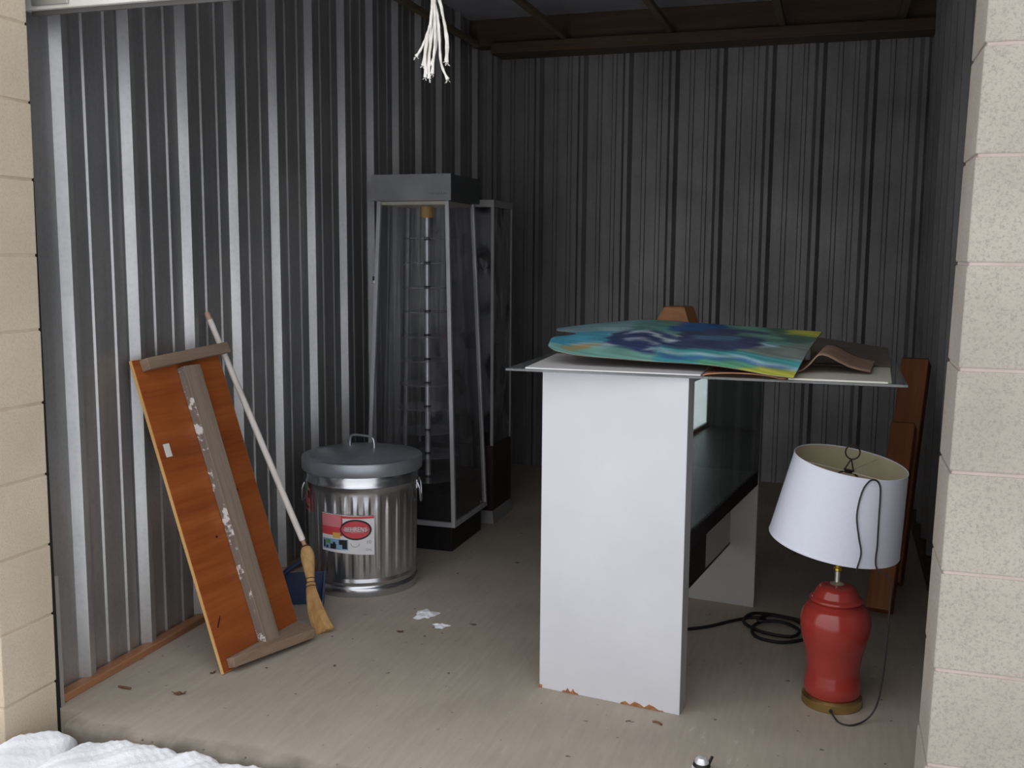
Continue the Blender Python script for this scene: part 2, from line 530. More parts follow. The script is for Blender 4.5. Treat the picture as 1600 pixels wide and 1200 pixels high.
# ceiling
struct(MB().box(-2.24, 0.50, 2.33, 6.2, 2.75, 2.80).build('ceiling', M_ceil))
struct(MB().box(-6.5, 5.0, 2.05, 6.4, 2.95, 3.05).build('roof', M_ceil))
for i, x in enumerate((-2.150, -1.582, -0.965, -0.350, 0.265)):
    struct(MB().box(x - 0.019, x + 0.019, 2.4, 6.021, 2.5935, 2.622).build('trim_%d' % (i + 1), M_batten, bevel=0.003))
struct(MB().box(-2.19, 0.45, 6.02, 6.14, 2.592, 2.7505).build('trim_6', M_beam, bevel=0.004))       # header under the ceiling
struct(MB().box(-2.03, 0.44, 5.93, 6.13, 2.528, 2.593).build('trim_7', M_beam, bevel=0.006))        # ledger plank below it

# base plates
struct(MB().box(-2.190, -2.147, 2.337, 6.1, 0.0, 0.024).build('baseboard_left', M_sill, bevel=0.003))
struct(MB().box(0.405, 0.448, 2.36, 6.1, 0.0, 0.040).build('baseboard_right', M_beam, bevel=0.003))


# block piers: each course a bevelled block row, joints recessed
def pier(name, xf, x_out, y0, y1, z0, pitch, mat, mortar, courses, side, reveal):
    mb = MB()
    rnd = random.Random(hash(name) % 1000 + 3)
    for k in range(-1, courses):
        za = z0 + k * pitch + 0.003; zb = z0 + (k + 1) * pitch - 0.003
        lean = lambda z: reveal(z)
        e = rnd.uniform(-0.0015, 0.0015)
        xa0, xa1 = lean(za) + e, lean(zb) + e
        off = 0.2 if k % 2 else 0.4
        xs = [off + 0.407 * j for j in range(0, 12)]
        prev = 0.0
        for d in xs:
            a, b = prev, d - 0.004
            def X(dd, z):
                return (lean(z) + e if dd == 0 else xf) + side * dd if dd else lean(z) + e
            pts = []
            for z in (za, zb):
                q = [(X(a, z), y0), (X(b, z), y0), (X(b, z), y1), (X(a, z), y1)]
                if side < 0: q = [q[1], q[0], q[3], q[2]]
                pts += [(x, y, z) for x, y in q]
            mb.hexa(pts)
            prev = d + 0.004
            if abs(d) > abs(x_out - xf): break
    mb.mi = 1
    za, zb = z0 - pitch, z0 + courses * pitch
    pts = []
    for z in (za, zb):
        q = [(reveal(z) + side * 0.0035, y0 + 0.003), (x_out, y0 + 0.003), (x_out, y1 - 0.003), (reveal(z) + side * 0.0035, y1 - 0.003)]
        if side < 0: q = [q[1], q[0], q[3], q[2]]
        pts += [(x, y, z) for x, y in q]
    mb.hexa(pts)
    o = mb.build(name, [mat, mortar], bevel=0.0035)
    return struct(o)


pier('wall_front_left', -2.126, -5.2, 2.12, 2.32, 0.089, 0.2068, M_blockL, M_mortarL, 14, -1, lambda z: -2.135 + 0.008 * z)
pier('wall_front_right', 0.226, 4.2, 2.12, 2.32, 0.116, 0.2022, M_blockR, M_mortar, 15, 1, lambda z: 0.209 + 0.0185 * z)
struct(MB().box(-5.2, 4.2, 2.13, 2.31, 2.35, 3.05).build('wall_front_lintel', M_blockL))
# door tracks, and a black strip standing in for the left jamb's shadow gap
struct(MB().box(-2.19, -2.136, 2.322, 2.334, -0.10, 2.40).build('trim_8', M_rubbershade))
struct(MB().box(-2.140, -2.1365, 2.335, 2.350, -0.12, 0.40).build('trim_9', M_track))
struct(MB().box(0.262, 0.30, 2.325, 2.40, -0.02, 2.40).build('trim_10', M_rubbershade))
struct(MB().box(0.30, 0.47, 2.33, 2.36, -0.02, 2.40).build('wall_right_return', M_galv))

# ground outside, and the snow lying on it
struct(MB().box(-14, 14, -14, 2.30, -0.20, -0.075).build('ground', M_asphalt))
sn = MB()


def snow_h(x, y):
    h = 0.020 * math.sin(x * 5.1 + y * 3.0) + 0.012 * math.sin(x * 11.3 - y * 7.7) + 0.006 * math.sin(x * 31 + y * 23) + 0.004 * math.sin(x * 57 - y * 41)
    return h


def snow_edge(x):
    if x < -2.10: return 2.115
    e = interp(x, [-2.10, -2.04, -2.0, -1.985, -1.93, -1.86, -1.72, -1.55, -1.40, -1.2, -0.9, -0.5, 0.3],
               [2.22, 2.246, 2.244, 2.20, 2.235, 2.246, 2.246, 2.246, 2.240, 2.215, 2.16, 2.10, 2.06])
    return e + 0.006 * math.sin(x * 43) + 0.004 * math.sin(x * 97)


def snow_z(x, y, d):
    roll = 1 - math.exp(-max(d, 0) / 0.016)
    hx = interp(x, [-2.2, -2.06, -2.0, -1.97, -1.92, -1.84, -1.70, -1.5, -1.35, -1.1, -0.8, -0.5], [0.068, 0.082, 0.062, 0.034, 0.076, 0.090, 0.093, 0.098, 0.095, 0.076, 0.058, 0.055])
    return -0.074 + roll * (hx + snow_h(x, y) * 0.7)


# the wide field of snow in front of the building
NX, NY = 220, 80
yq = [1 - (1 - j / NY) ** 2.6 for j in range(NY + 1)]
vs = []
for j in range(NY + 1):
    for i in range(NX + 1):
        u = i / NX
        x = -1.2 + (abs(2 * u - 1) ** 2.2) * (12.5 if u > 0.5 else -12.5)
        y = -13 + (1.93 + 13) * yq[j]
        edge = 1.0 if -2.108 < x < 0.192 else 1 - math.exp(-max(0.0, 1.93 - y) / 0.03)
        vs.append((x, y, -0.076 + edge * (snow_z(x, y, 2.112 - y) + 0.076)))
fs = [(j * (NX + 1) + i, j * (NX + 1) + i + 1, (j + 1) * (NX + 1) + i + 1, (j + 1) * (NX + 1) + i) for j in range(NY) for i in range(NX)]
sn.add(vs, fs)
tag(sn.build('snow', M_snow, smooth=True, angle=180), 'flat snow on the ground outside in front of block piers', 'snow', kind='stuff')
# the drift reaching into the doorway, up against the slab edge
sd_ = MB()


def drift(a, b):
    x = -2.108 + 2.30 * a
    e = snow_edge(x)
    y = 1.932 + (e - 1.932) * (1 - (1 - b) ** 1.8)
    return (x, y, (-0.085 if b >= 1 else snow_z(x, y, e - y) + 0.003 * (math.sin(x * 140 + y * 60) * math.sin(y * 170)) * min(1, (1 - b) * 6) * min(1, b * 6)))


sd_.grid(drift, 260, 44)
tag(sd_.build('snow_drift', M_snow, smooth=True, angle=180), 'lumpy snow drift lying in the doorway against the concrete slab edge', 'snow', kind='stuff')

# ---------------------------------------------------------------- roll-up door (raised) and its pull rope
rd = thing('roll_up_door', 'pale roll-up door curtain raised above the opening', 'door', (-0.96, 2.385, 2.0))
cur = MB()
cp = [(0.0, 0.03)]
z = 0.03
while z < 0.62:
    cp += [(0.010, z + 0.012), (0.010, z + 0.045), (0.0, z + 0.06), (0.0, z + 0.075)]
    z += 0.075
n = len(cp)
cur.add([(-1.20, -y, zz) for y, zz in cp] + [(1.20, -y, zz) for y, zz in cp] + [(-1.20, 0.02, zz) for y, zz in cp] + [(1.20, 0.02, zz) for y, zz in cp],
        [(i, i + 1, n + i + 1, n + i) for i in range(n - 1)] + [(3 * n + i, 3 * n + i + 1, 2 * n + i + 1, 2 * n + i) for i in range(n - 1)])
cur.build('curtain', M_door, rd)
MB().box(-1.215, 1.20, -0.016, 0.016, 0.0, 0.045).build('bottom_bar', M_door, rd, bevel=0.003)
MB().prism([(-1.20, -0.002), (0.5, -0.002), (1.19, -0.002), (1.19, 0.005), (-1.20, 0.005)], -0.012, 0.0).build('rubber_seal', M_seal, rd)
MB().box(-1.18, -1.06, -0.024, -0.016, 0.008, 0.036).build('slide_lock', M_track, rd, bevel=0.002)

rp = thing('pull_rope', 'frayed white cotton pull rope hanging from the raised door', 'rope', (-0.955, 2.365, 2.0))
MB().tube(spline([(0, 0, 0.0), (0.002, 0.0, -0.015), (-0.001, 0, -0.032), (0.0, 0, -0.046)], 6), [0.015] * 18 + [0.011], 10).build('knot', M_rope, rp, smooth=True)
ends = [(-0.046, -0.182, [(-0.006, -0.09), (-0.012, -0.125), (-0.030, -0.16)]), (-0.028, -0.205, [(-0.008, -0.10), (-0.018, -0.15)]),
        (-0.020, -0.226, [(-0.006, -0.10), (-0.012, -0.16)]), (-0.012, -0.236, [(-0.002, -0.11), (-0.010, -0.18)]),
        (-0.004, -0.225, [(0.004, -0.10), (0.004, -0.16)]), (-0.022, -0.232, [(-0.012, -0.11), (-0.020, -0.18)]),
        (-0.006, -0.205, [(0.008, -0.09), (0.006, -0.15)]),
        (0.036, -0.240, [(0.008, -0.08), (0.016, -0.13), (0.020, -0.20)]), (0.034, -0.200, [(0.012, -0.05), (0.028, -0.10), (0.036, -0.15)]),
        (0.032, -0.196, [(0.014, -0.04), (0.024, -0.09), (0.033, -0.15)])]
for ex, ez, mids in ends:
    st = random.uniform(-0.008, 0.008)
    pts = [(st, random.uniform(-0.006, 0.006), -0.040)] + [(a, random.uniform(-0.006, 0.006), b) for a, b in mids] + [(ex, 0, ez)]
    sp = spline(pts, 7)
    rr = [0.0030 + 0.0005 * math.sin(i * 1.7) for i in range(len(sp))]
    rr[-2] = 0.0042; rr[-1] = 0.0050
    mb = MB().tube(sp, rr, 7)
    for q in range(5):
        e = sp[-1]; d = Vector((random.uniform(-.007, .007), random.uniform(-.005, .005), -random.uniform(.003, .010)))
        mb.tube([e, e + d * 0.6, e + d], 0.0006, 4)
    mb.build('strand', M_rope, rp, smooth=True)

# ---------------------------------------------------------------- plywood board leaning on the left wall
wv = Vector((0.12, 0.993, 0)).normalized(); dv = Vector((-0.322, 0.039, 0.946)).normalized()
nv = wv.cross(dv).normalized(); dv = nv.cross(wv).normalized()
BL = Vector((-1.811, 2.689, 0.006))
Mb = Matrix(((wv.x, dv.x, nv.x, BL.x), (wv.y, dv.y, nv.y, BL.y), (wv.z, dv.z, nv.z, BL.z), (0, 0, 0, 1)))
bd = thing('plywood_board', 'orange-brown plywood board with grey cleats leaning on the ribbed left wall', 'board', M=Mb)
pb = MB()
pb.box(0, 0.405, 0, 1.045, -0.014, -0.001); 
pb.build('panel', M_ply, bd, bevel=0.001)
MB().box(-0.0012, 0.4062, -0.0012, 1.0462, -0.0135, -0.0022).build('panel_edge', M_plyedge, bd)
# splashed side / plain face of the stringer
sb = MB()
sb.hexa([(0.186, 0.022, 0.0), (0.257, 0.022, 0.0), (0.262, 1.0, 0.0), (0.183, 1.0, 0.0),
         (0.186, 0.022, 0.034), (0.257, 0.022, 0.034), (0.262, 1.0, 0.034), (0.183, 1.0, 0.034)])
st_o = sb.build('stringer', [M_grey, M_splat], bd, bevel=0.002)
st_o.data.polygons[5].material_index = 1
MB().hexa([(0.030, 1.004, 0.0), (0.432, 1.028, 0.0), (0.430, 1.066, 0.0), (0.028, 1.042, 0.0),
           (0.030, 1.004, 0.036), (0.432, 1.028, 0.036), (0.430, 1.066, 0.036), (0.028, 1.042, 0.036)]).build('top_cleat', M_greyx, bd, bevel=0.002)
MB().hexa([(0.022, 0.008, 0.0), (0.400, 0.006, 0.0), (0.404, 0.042, 0.0), (0.024, 0.040, 0.0),
           (0.020, 0.008, 0.030), (0.360, -0.022, 0.088), (0.378, 0.006, 0.090), (0.026, 0.040, 0.030)]).build('bottom_cleat', M_greyx, bd, bevel=0.002)
MB().box(0.026, 0.052, 0.716, 0.760, -0.001, 0.0003).build('sticker', M_sticker, bd)
for kx, ky in ((0.14, 0.42), (0.30, 0.55)):
    MB().lathe([(0.004, -0.002), (0.004, 0.0004)], 10, Matrix.Translation((kx, ky, 0))).build('nail', M_black, bd)
MB().prism([(0.030, 0.142), (0.052, 0.170), (0.054, 0.176), (0.044, 0.166), (0.028, 0.146)], -0.001, 0.0004).build('split', M_black, bd)

# ---------------------------------------------------------------- broom
br = thing('broom', 'old straw broom with white handle leaning between board and trash can', 'broom', (-1.70, 3.16, 0))
bo = Vector((-1.70, 3.16, 0))
A0 = Vector((-2.163, 3.166, 1.130)) - bo; A1 = Vector((-1.850, 3.270, 0.285)) - bo
hd = (A1 - A0).normalized()
MB().tube([A0 + hd * 0.03, A0 + (A1 - A0) * 0.5, A1], [0.0105, 0.0115, 0.0115], 14).build('handle', M_broomwhite, br, smooth=True)
MB().tube([A0, A0 + hd * 0.008, A0 + hd * 0.031], [0.006, 0.010, 0.0108], 14).build('handle_end', M_broomtip, br, smooth=True)
MB().tube([A1 - hd * 0.004, A1 + hd * 0.045], [0.0085, 0.0075], 10).build('handle_neck', M_broomtip, br, smooth=True)
# head: a flattened body following a bent centre line
cl = spline([(-0.141, 0.115, 0.262), (-0.120, 0.094, 0.222), (-0.090, 0.056, 0.158), (-0.064, 0.020, 0.112), (-0.022, -0.018, 0.052), (0.020, -0.046, 0.003)], 8)
NC = len(cl)
side = Vector((0.953, 0.303, 0.05)).normalized()


def head_part(i0, i1, wfun, thick, name, mat):
    mb = MB(); seg = 20; vs = []
    for i in range(i0, i1 + 1):
        t = (cl[min(i + 1, NC - 1)] - cl[max(i - 1, 0)]).normalized()
        a = (side - t * side.dot(t)).normalized(); b = t.cross(a)
        wd = wfun(i / (NC - 1)); th = thick(i / (NC - 1))
        for k in range(seg):
            an = 2 * PI * k / seg
            vs.append(cl[i] + a * wd * math.cos(an) + b * th * math.sin(an))
    m = i1 - i0 + 1
    fs = [(i * seg + k, i * seg + (k + 1) % seg, (i + 1) * seg + (k + 1) % seg, (i + 1) * seg + k) for i in range(m - 1) for k in range(seg)]
    fs += [tuple(range(seg - 1, -1, -1)), tuple(range((m - 1) * seg, m * seg))]
    mb.add(vs, fs)
    return mb.build(name, mat, br, smooth=True)


wf = lambda s: interp(s, [0, 0.06, 0.15, 0.24, 0.36, 0.44, 0.52, 0.75, 1.0], [0.009, 0.019, 0.0255, 0.025, 0.017, 0.0145, 0.0165, 0.028, 0.036])
tf = lambda s: interp(s, [0, 0.1, 0.24, 0.44, 0.7, 1.0], [0.008, 0.017, 0.018, 0.0125, 0.014, 0.012])
head_part(0, 17, wf, tf, 'straw_shoulder', M_straw)
head_part(17, NC - 2, lambda s: wf(s) * 0.93, lambda s: tf(s) * 0.9, 'straw_core', M_straw)
bm = MB()
for k in range(170):
    a0 = random.uniform(0, 2 * PI); rr = math.sqrt(random.uniform(0.6, 1.0))
    pts = []
    spread = random.uniform(0.95, 1.08); stop = random.uniform(0.955, 1.0)
    for q in range(7):
        s = 0.45 + (stop - 0.45) * q / 6
        f = s * (NC - 1); i = min(int(f), NC - 2)
        c = cl[i].lerp(cl[i + 1], f - i)
        t = (cl[min(i + 1, NC - 1)] - cl[max(i - 1, 0)]).normalized()
        a = (side - t * side.dot(t)).normalized(); b = t.cross(a)
        p = c + (a * wf(s) * math.cos(a0) + b * tf(s) * math.sin(a0)) * rr * spread
        p.z = max(p.z, 0.001)
        pts.append(p)
    bm.tube(pts, 0.0010, 4)
o = bm.build('bristles', M_straw, br, smooth=True); o['kind'] = 'stuff'
for s in (0.41, 0.455, 0.50):
    i = int(round(s * (NC - 1)))
    t = (cl[i + 1] - cl[i - 1]).normalized(); a = (side - t * side.dot(t)).normalized(); b = t.cross(a)
    ring = [cl[i] + (a * (wf(s) + .0012) * math.cos(2 * PI * k / 24) + b * (tf(s) + .0012) * math.sin(2 * PI * k / 24)) for k in range(25)]
    MB().tube(ring, 0.0016, 6).build('binding_wire', M_strawdark, br, smooth=True)
i = 1
t = (cl[2] - cl[0]).normalized(); a = (side - t * side.dot(t)).normalized(); b = t.cross(a)
MB().tube([cl[1] + (a * 0.0155 * math.cos(2 * PI * k / 20) + b * 0.0145 * math.sin(2 * PI * k / 20)) for k in range(21)], 0.0024, 6).build('binding_wire', M_strawdark, br, smooth=True)

# ---------------------------------------------------------------- dustpan standing behind the broom
dpM = Matrix.Translation((-1.900, 3.355, 0.003)) @ Matrix.Rotation(math.radians(28), 4, 'Z') @ Matrix.Rotation(math.radians(-4), 4, 'X')
dp = thing('dustpan', 'dark blue plastic dustpan standing on edge behind the broom', 'dustpan', M=dpM)
MB().hexa([(-0.10, 0.0, 0.0), (0.075, 0.0, 0.0), (0.075, 0.005, 0.0), (-0.10, 0.005, 0.0),
           (-0.085, 0.0, 0.125), (0.085, 0.0, 0.125), (0.085, 0.005, 0.125), (-0.085, 0.005, 0.125)]).build('pan', M_blue, dp, bevel=0.002)
MB().hexa([(0.070, -0.09, 0.0), (0.075, -0.09, 0.0), (0.080, 0.004, 0.0), (0.075, 0.004, 0.0),
           (0.080, -0.005, 0.125), (0.085, -0.005, 0.125), (0.088, 0.004, 0.125), (0.083, 0.004, 0.125)]).build('side_wall', M_blue, dp, bevel=0.001)
MB().hexa([(-0.105, -0.07, 0.0), (-0.100, -0.07, 0.0), (-0.095, 0.004, 0.0), (-0.100, 0.004, 0.0),
           (-0.090, -0.005, 0.125), (-0.085, -0.005, 0.125), (-0.080, 0.004, 0.125), (-0.085, 0.004, 0.125)]).build('side_wall', M_blue, dp, bevel=0.001)
MB().tube([(0.0722, -0.089, 0.002), (0.0835, -0.004, 0.127)], 0.0028, 6).build('rim', M_bluedark, dp)
MB().tube(spline([(-0.085, -0.03, 0.10), (-0.06, -0.04, 0.14), (0.0, -0.04, 0.18), (0.02, -0.03, 0.185)], 6), 0.010, 8).build('handle', M_blue, dp, smooth=True)

# ---------------------------------------------------------------- galvanized trash can
tc = thing('trash_can', 'ribbed galvanized steel trash can with lid and paper label', 'trash can', (-1.812, 3.70, 0.0))


def can_mod(an, r, z):
    if 0.075 < z < 0.40:
        k = min(1.0, (z - 0.075) / 0.03, (0.40 - z) / 0.03)
        c = math.cos(an * 30)
        return r + 0.0055 * k * (max(-0.35, min(0.6, c * 1.3)))
    return r


prof = [(0.200, 0.0), (0.219, 0.0), (0.222, 0.006), (0.222, 0.030), (0.219, 0.036), (0.213, 0.040), (0.213, 0.050), (0.2185, 0.055), (0.2185, 0.060)]
prof += [(0.214, 0.072)] + [(0.214 + 0.006 * k / 12, 0.075 + 0.325 * k / 12) for k in range(13)] + [(0.221, 0.412), (0.2225, 0.436), (0.226, 0.438), (0.226, 0.446), (0.2225, 0.449), (0.224, 0.49), (0.226, 0.50), (0.218, 0.50), (0.214, 0.48)]
prof[10:10] = []
seg = 360
body = MB().lathe([p for p in prof], seg, None, can_mod).build('body', M_can, tc, smooth=True, angle=60)
lidp = [(0.226, 0.484), (0.240, 0.482), (0.243, 0.486), (0.2435, 0.528), (0.240, 0.534), (0.228, 0.536), (0.215, 0.533), (0.205, 0.536), (0.15, 0.552), (0.08, 0.562), (0.0, 0.566)]
lid = MB().lathe(lidp, 96).build('lid', M_lid, tc, smooth=True, angle=50)
hp = spline([(-0.062, 0, 0.556), (-0.060, 0, 0.590), (-0.045, 0, 0.606), (0.0, 0, 0.609), (0.045, 0, 0.606), (0.060, 0, 0.590), (0.062, 0, 0.556)], 8)
rz = Matrix.Rotation(math.radians(-12), 4, 'Z')
lh = MB().tube([rz @ p for p in hp], 0.0052, 10).build('lid_handle', M_wire, lid, smooth=True)
for an in (math.radians(198), math.radians(20)):
    c, s = math.cos(an), math.sin(an)
    tx, ty = -s, c
    P = lambda r, t, z: (c * r + tx * t, s * r + ty * t, z)
    MB().box(-0.004, 0.004, -0.03, 0.03, 0.395, 0.432, Matrix.Translation((c * 0.2225, s * 0.2225, 0)) @ Matrix.Rotation(an, 4, 'Z')).build('handle_bracket', M_can, tc, bevel=0.002)
    MB().tube(spline([P(0.226, -0.052, 0.425), P(0.235, -0.055, 0.40), P(0.238, -0.04, 0.352), P(0.239, 0, 0.342), P(0.238, 0.04, 0.352), P(0.235, 0.055, 0.40), P(0.226, 0.052, 0.425)], 6), 0.0042, 8).build('side_handle', M_wire, tc, smooth=True)

# paper label wrapped on the can. (u, v) metres on the paper -> point on the cylinder
LA0 = math.radians(-108.5)


def can_pt(u, v, lift, r0=0.2245):
    a = LA0 + u / r0
    r = r0 + lift
    return Vector((r * math.cos(a), r * math.sin(a), v))


def wrapped(mb2d, name, mat, lift, parent, fn=can_pt):
    m = MB()
    m.v = [tuple(fn(x, y, lift + z)) for x, y, z in mb2d.v]; m.f = mb2d.f; m.m = mb2d.m; m.mi = 0
    return m.build(name, mat, parent)


def sheet2d(x0, x1, y0, y1, nu=16, nv=2, skew=0.0):
    return MB().grid(lambda u, v: (x0 + (x1 - x0) * u, y0 + (y1 - y0) * v - skew * (x0 + (x1 - x0) * u), 0.0), nu, nv)


def text2d(body_txt, size, x, y, sx=1.0):
    cu = bpy.data.curves.new('tmp', 'FONT'); cu.body = body_txt; cu.size = size; cu.align_x = 'CENTER'; cu.align_y = 'CENTER'
    cu.resolution_u = 3
    ob = bpy.data.objects.new('tmp', cu); COL.objects.link(ob)
    bpy.context.view_layer.update()
    me = ob.evaluated_get(bpy.context.evaluated_depsgraph_get()).to_mesh()
    mb = MB()
    mb.add([(x + v.co.x * sx, y + v.co.y, 0.0) for v in me.vertices], [tuple(p.vertices) for p in me.polygons])
    ob.evaluated_get(bpy.context.evaluated_depsgraph_get()).to_mesh_clear()
    bpy.data.objects.remove(ob); bpy.data.curves.remove(cu)
    return mb


LW, LZ0, LZ1 = 0.218, 0.186, 0.330
lb = wrapped(MB().grid(lambda u, v: (LW * u, LZ0 + (LZ1 - LZ0) * v - 0.012 * u * (1 - v) + 0.006 * (1 - u) * v, 0.0), 40, 10), 'paper_label', M_lblwhite, 0.0, tc)
wrapped(sheet2d(0.0, 0.094, 0.252, 0.334, 14, 3, 0.03), 'red_field', M_red, 0.0006, lb)
wrapped(sheet2d(0.002, 0.088, 0.286, 0.332, 14, 3, 0.03), 'pink_field', M_pink, 0.0010, lb)
wrapped(sheet2d(0.094, LW, 0.320, 0.3295, 14, 2), 'red_strip', M_red, 0.0006, lb)
wrapped(sheet2d(0.052, 0.084, 0.240, 0.262, 6, 2), 'orange_patch', M_orange, 0.0010, lb)
wrapped(sheet2d(0.004, 0.116, 0.194, 0.236, 14, 2), 'picture_strip', M_lblue, 0.0006, lb)
pics = MB()
for (x0, x1, y0, y1) in ((0.008, 0.016, 0.200, 0.228), (0.040, 0.066, 0.196, 0.216), (0.052, 0.062, 0.21, 0.224), (0.078, 0.112, 0.214, 0.234), (0.092, 0.112, 0.198, 0.216), (0.020, 0.030, 0.198, 0.208)):
    s2 = sheet2d(x0, x1, y0, y1, 3, 1); pics.add(s2.v, s2.f)
wrapped(pics, 'picture_shapes', M_ink, 0.0010, lb)
wrapped(sheet2d(0.020, 0.040, 0.216, 0.232, 3, 1), 'green_patch', M_green, 0.0010, lb)


def ell(cx, cy, a, b, nn=40):
    m = MB(); m.add([(cx, cy, 0)] + [(cx + a * math.cos(2 * PI * k / nn), cy + b * math.sin(2 * PI * k / nn), 0) for k in range(nn)],
                    [(0, 1 + k, 1 + (k + 1) % nn) for k in range(nn)])
    return m


wrapped(ell(0.146, 0.276, 0.062, 0.041), 'oval_rim', M_ink, 0.0012, lb)
wrapped(ell(0.146, 0.276, 0.0545, 0.0345), 'oval_field', M_red, 0.0016, lb)
wrapped(ell(0.146, 0.276, 0.050, 0.0125), 'oval_band', M_pink, 0.0019, lb)
wrapped(text2d('BEHRENS', 0.026, 0.1463, 0.2745, 0.86), 'lettering_shadow', M_ink, 0.0022, lb)
wrapped(text2d('BEHRENS', 0.025, 0.146, 0.2765, 0.86), 'lettering', M_lblwhite, 0.0026, lb)
wrapped(text2d('10', 0.020, 0.196, 0.226, 1.0), 'lettering', M_inkgrey, 0.0008, lb)
wrapped(text2d('GAL', 0.013, 0.196, 0.196, 1.0), 'lettering', M_inkgrey, 0.0008, lb)
arc = MB()
for k in range(12):
    a1, a2 = PI + PI * k / 12, PI + PI * (k + 1) / 12
    arc.add([(0.143 + 0.016 * math.cos(q) * s, 0.222 + 0.014 * math.sin(q) * s, 0) for q in (a1, a2) for s in (1.0, 1.12)], [(0, 1, 3, 2)])
wrapped(arc, 'icon', M_inkgrey, 0.0008, lb)
# small flag sticker by the left handle
FA = math.radians(-148)


def flag_pt(u, v, lift):
    a = FA + u / 0.2265; r = 0.2275 + lift
    return Vector((r * math.cos(a), r * math.sin(a), v))


fl_ = wrapped(MB().grid(lambda u, v: (0.075 * u, 0.335 + 0.10 * v - 0.02 * u, 0), 10, 6), 'flag_sticker', M_pink, 0.0, tc, flag_pt)
wrapped(MB().grid(lambda u, v: (0.004 + 0.05 * u, 0.398 + 0.032 * v, 0), 6, 2), 'green_patch', M_green, 0.0008, fl_, flag_pt)
for k in range(3):
    wrapped(MB().grid(lambda u, v: (0.004 + 0.066 * u, 0.348 + 0.017 * k + 0.007 * v - 0.014 * u, 0), 8, 1), 'red_stripe', M_red, 0.0008, fl_, flag_pt)
wrapped(MB().grid(lambda u, v: (0.05 + 0.022 * u, 0.376 + 0.03 * v, 0), 3, 2), 'black_patch', M_ink, 0.0010, fl_, flag_pt)
wrapped(MB().grid(lambda u, v: (0.016 + 0.04 * u, 0.336 + 0.012 * v - 0.008 * u, 0), 3, 1), 'black_patch', M_ink, 0.0010, fl_, flag_pt)

# ---------------------------------------------------------------- tapered tower display case
tw = thing('display_tower', 'tall tapered glass display tower with grey header on black base', 'display case', (-1.812, 4.40, 0.0))
TH, BH = 0.172, 0.222
ZT, ZB = 1.575, 0.118
hw = lambda z: BH + (TH - BH) * (z - ZB) / (ZT - ZB)
MB().box(-0.198, 0.198, -0.198, 0.198, 0.0, ZB).build('base', M_black, tw, bevel=0.003)
hdr = MB().box(-0.190, 0.190, -0.186, 0.190, ZT, 1.69).build('header', M_headshade, tw, bevel=0.003)  # sides coloured dark as if in shade; only the fascia is grey
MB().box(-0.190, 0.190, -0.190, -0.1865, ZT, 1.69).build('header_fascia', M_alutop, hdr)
scr = MB()
for k in range(6):
    x0 = 0.10 + 0.012 * k
    scr.tube(spline([(x0, -0.1905, 1.600), (x0 + 0.005, -0.1905, 1.612), (x0 + 0.010, -0.1905, 1.602)], 4), 0.0010, 4)
scr.build('faded_script', M_wire, tw)
fw = 0.018


def post(sx, sy):
    mb = MB(); p = []
    for z in (ZB, ZT):
        h = hw(z); x1 = sx * h; x0 = sx * (h - fw); y1 = sy * h; y0 = sy * (h - fw)
        xa, xb = min(x0, x1), max(x0, x1); ya, yb = min(y0, y1), max(y0, y1)
        p += [(xa, ya, z), (xb, ya, z), (xb, yb, z), (xa, yb, z)]
    return mb.hexa(p)


for sx in (-1, 1):
    for sy in (-1, 1):
        post(sx, sy).build('corner_post', M_alu, tw, bevel=0.0015)
for sx, sy in ((0, -1), (0, 1), (1, 0), (-1, 0)):
    h = hw(ZB + 0.012)
    mb = MB()
    if sx == 0: mb.box(-h + fw, h - fw, min(sy * h, sy * (h - fw)), max(sy * h, sy * (h - fw)), ZB, ZB + 0.022)
    else: mb.box(min(sx * h, sx * (h - fw)), max(sx * h, sx * (h - fw)), -h + fw, h - fw, ZB, ZB + 0.022)
    mb.build('bottom_rail', M_alu, tw, bevel=0.001)
    p = []
    for z in (ZB + 0.022, ZT):
        h = hw(z) - 0.008
        a, b = h - 0.010, 0.002
        if sx == 0:
            q = [(-a, sy * h - b), (a, sy * h - b), (a, sy * h + b), (-a, sy * h + b)]
        else:
            q = [(sx * h - b, -a), (sx * h + b, -a), (sx * h + b, a), (sx * h - b, a)]
        p += [(x, y, z) for x, y in q]
    MB().hexa(p).build('glass_pane', M_glassdusty, tw)
MB().box(-0.195, 0.195, -0.195, 0.195, ZB + 0.001, 0.262).build('inner_deck', M_black, tw, bevel=0.003)
MB().box(-0.160, 0.160, -0.160, 0.160, ZT - 0.016, ZT - 0.001).build('light_diffuser', M_cream, tw)
MB().lathe([(0.0125, 0.262), (0.0125, ZT - 0.016)], 24).build('rod', M_steelrod, tw, smooth=True)
MB().lathe([(0.026, 1.507), (0.030, 1.512), (0.030, ZT - 0.017)], 28).build('rod_collar', M_yellow, tw, smooth=True)
for k in range(11):
    zz = 0.294 + 0.1118 * k
    rr = 0.150 - 0.0045 * k
    MB().lathe([(0.013, zz - 0.0025), (rr, zz - 0.0025), (rr, zz + 0.0025), (0.013, zz + 0.0025)], 40, closed=True).build('shelf_disc', M_disc, tw)
    MB().lathe([(0.0126, zz - 0.007), (0.017, zz - 0.007), (0.017, zz + 0.007), (0.0126, zz + 0.007)], 24, closed=True).build('shelf_clip', M_black, tw)
h = hw(1.22)
lk = MB().box(-h - 0.012, -h + 0.004, -h - 0.004, -h + 0.012, 1.208, 1.222).build('lock', M_wire, tw, bevel=0.002)
MB().box(-h - 0.006, -h + 0.002, -h - 0.002, -h + 0.010, 1.222, 1.240).build('lock_hasp', M_black, tw)

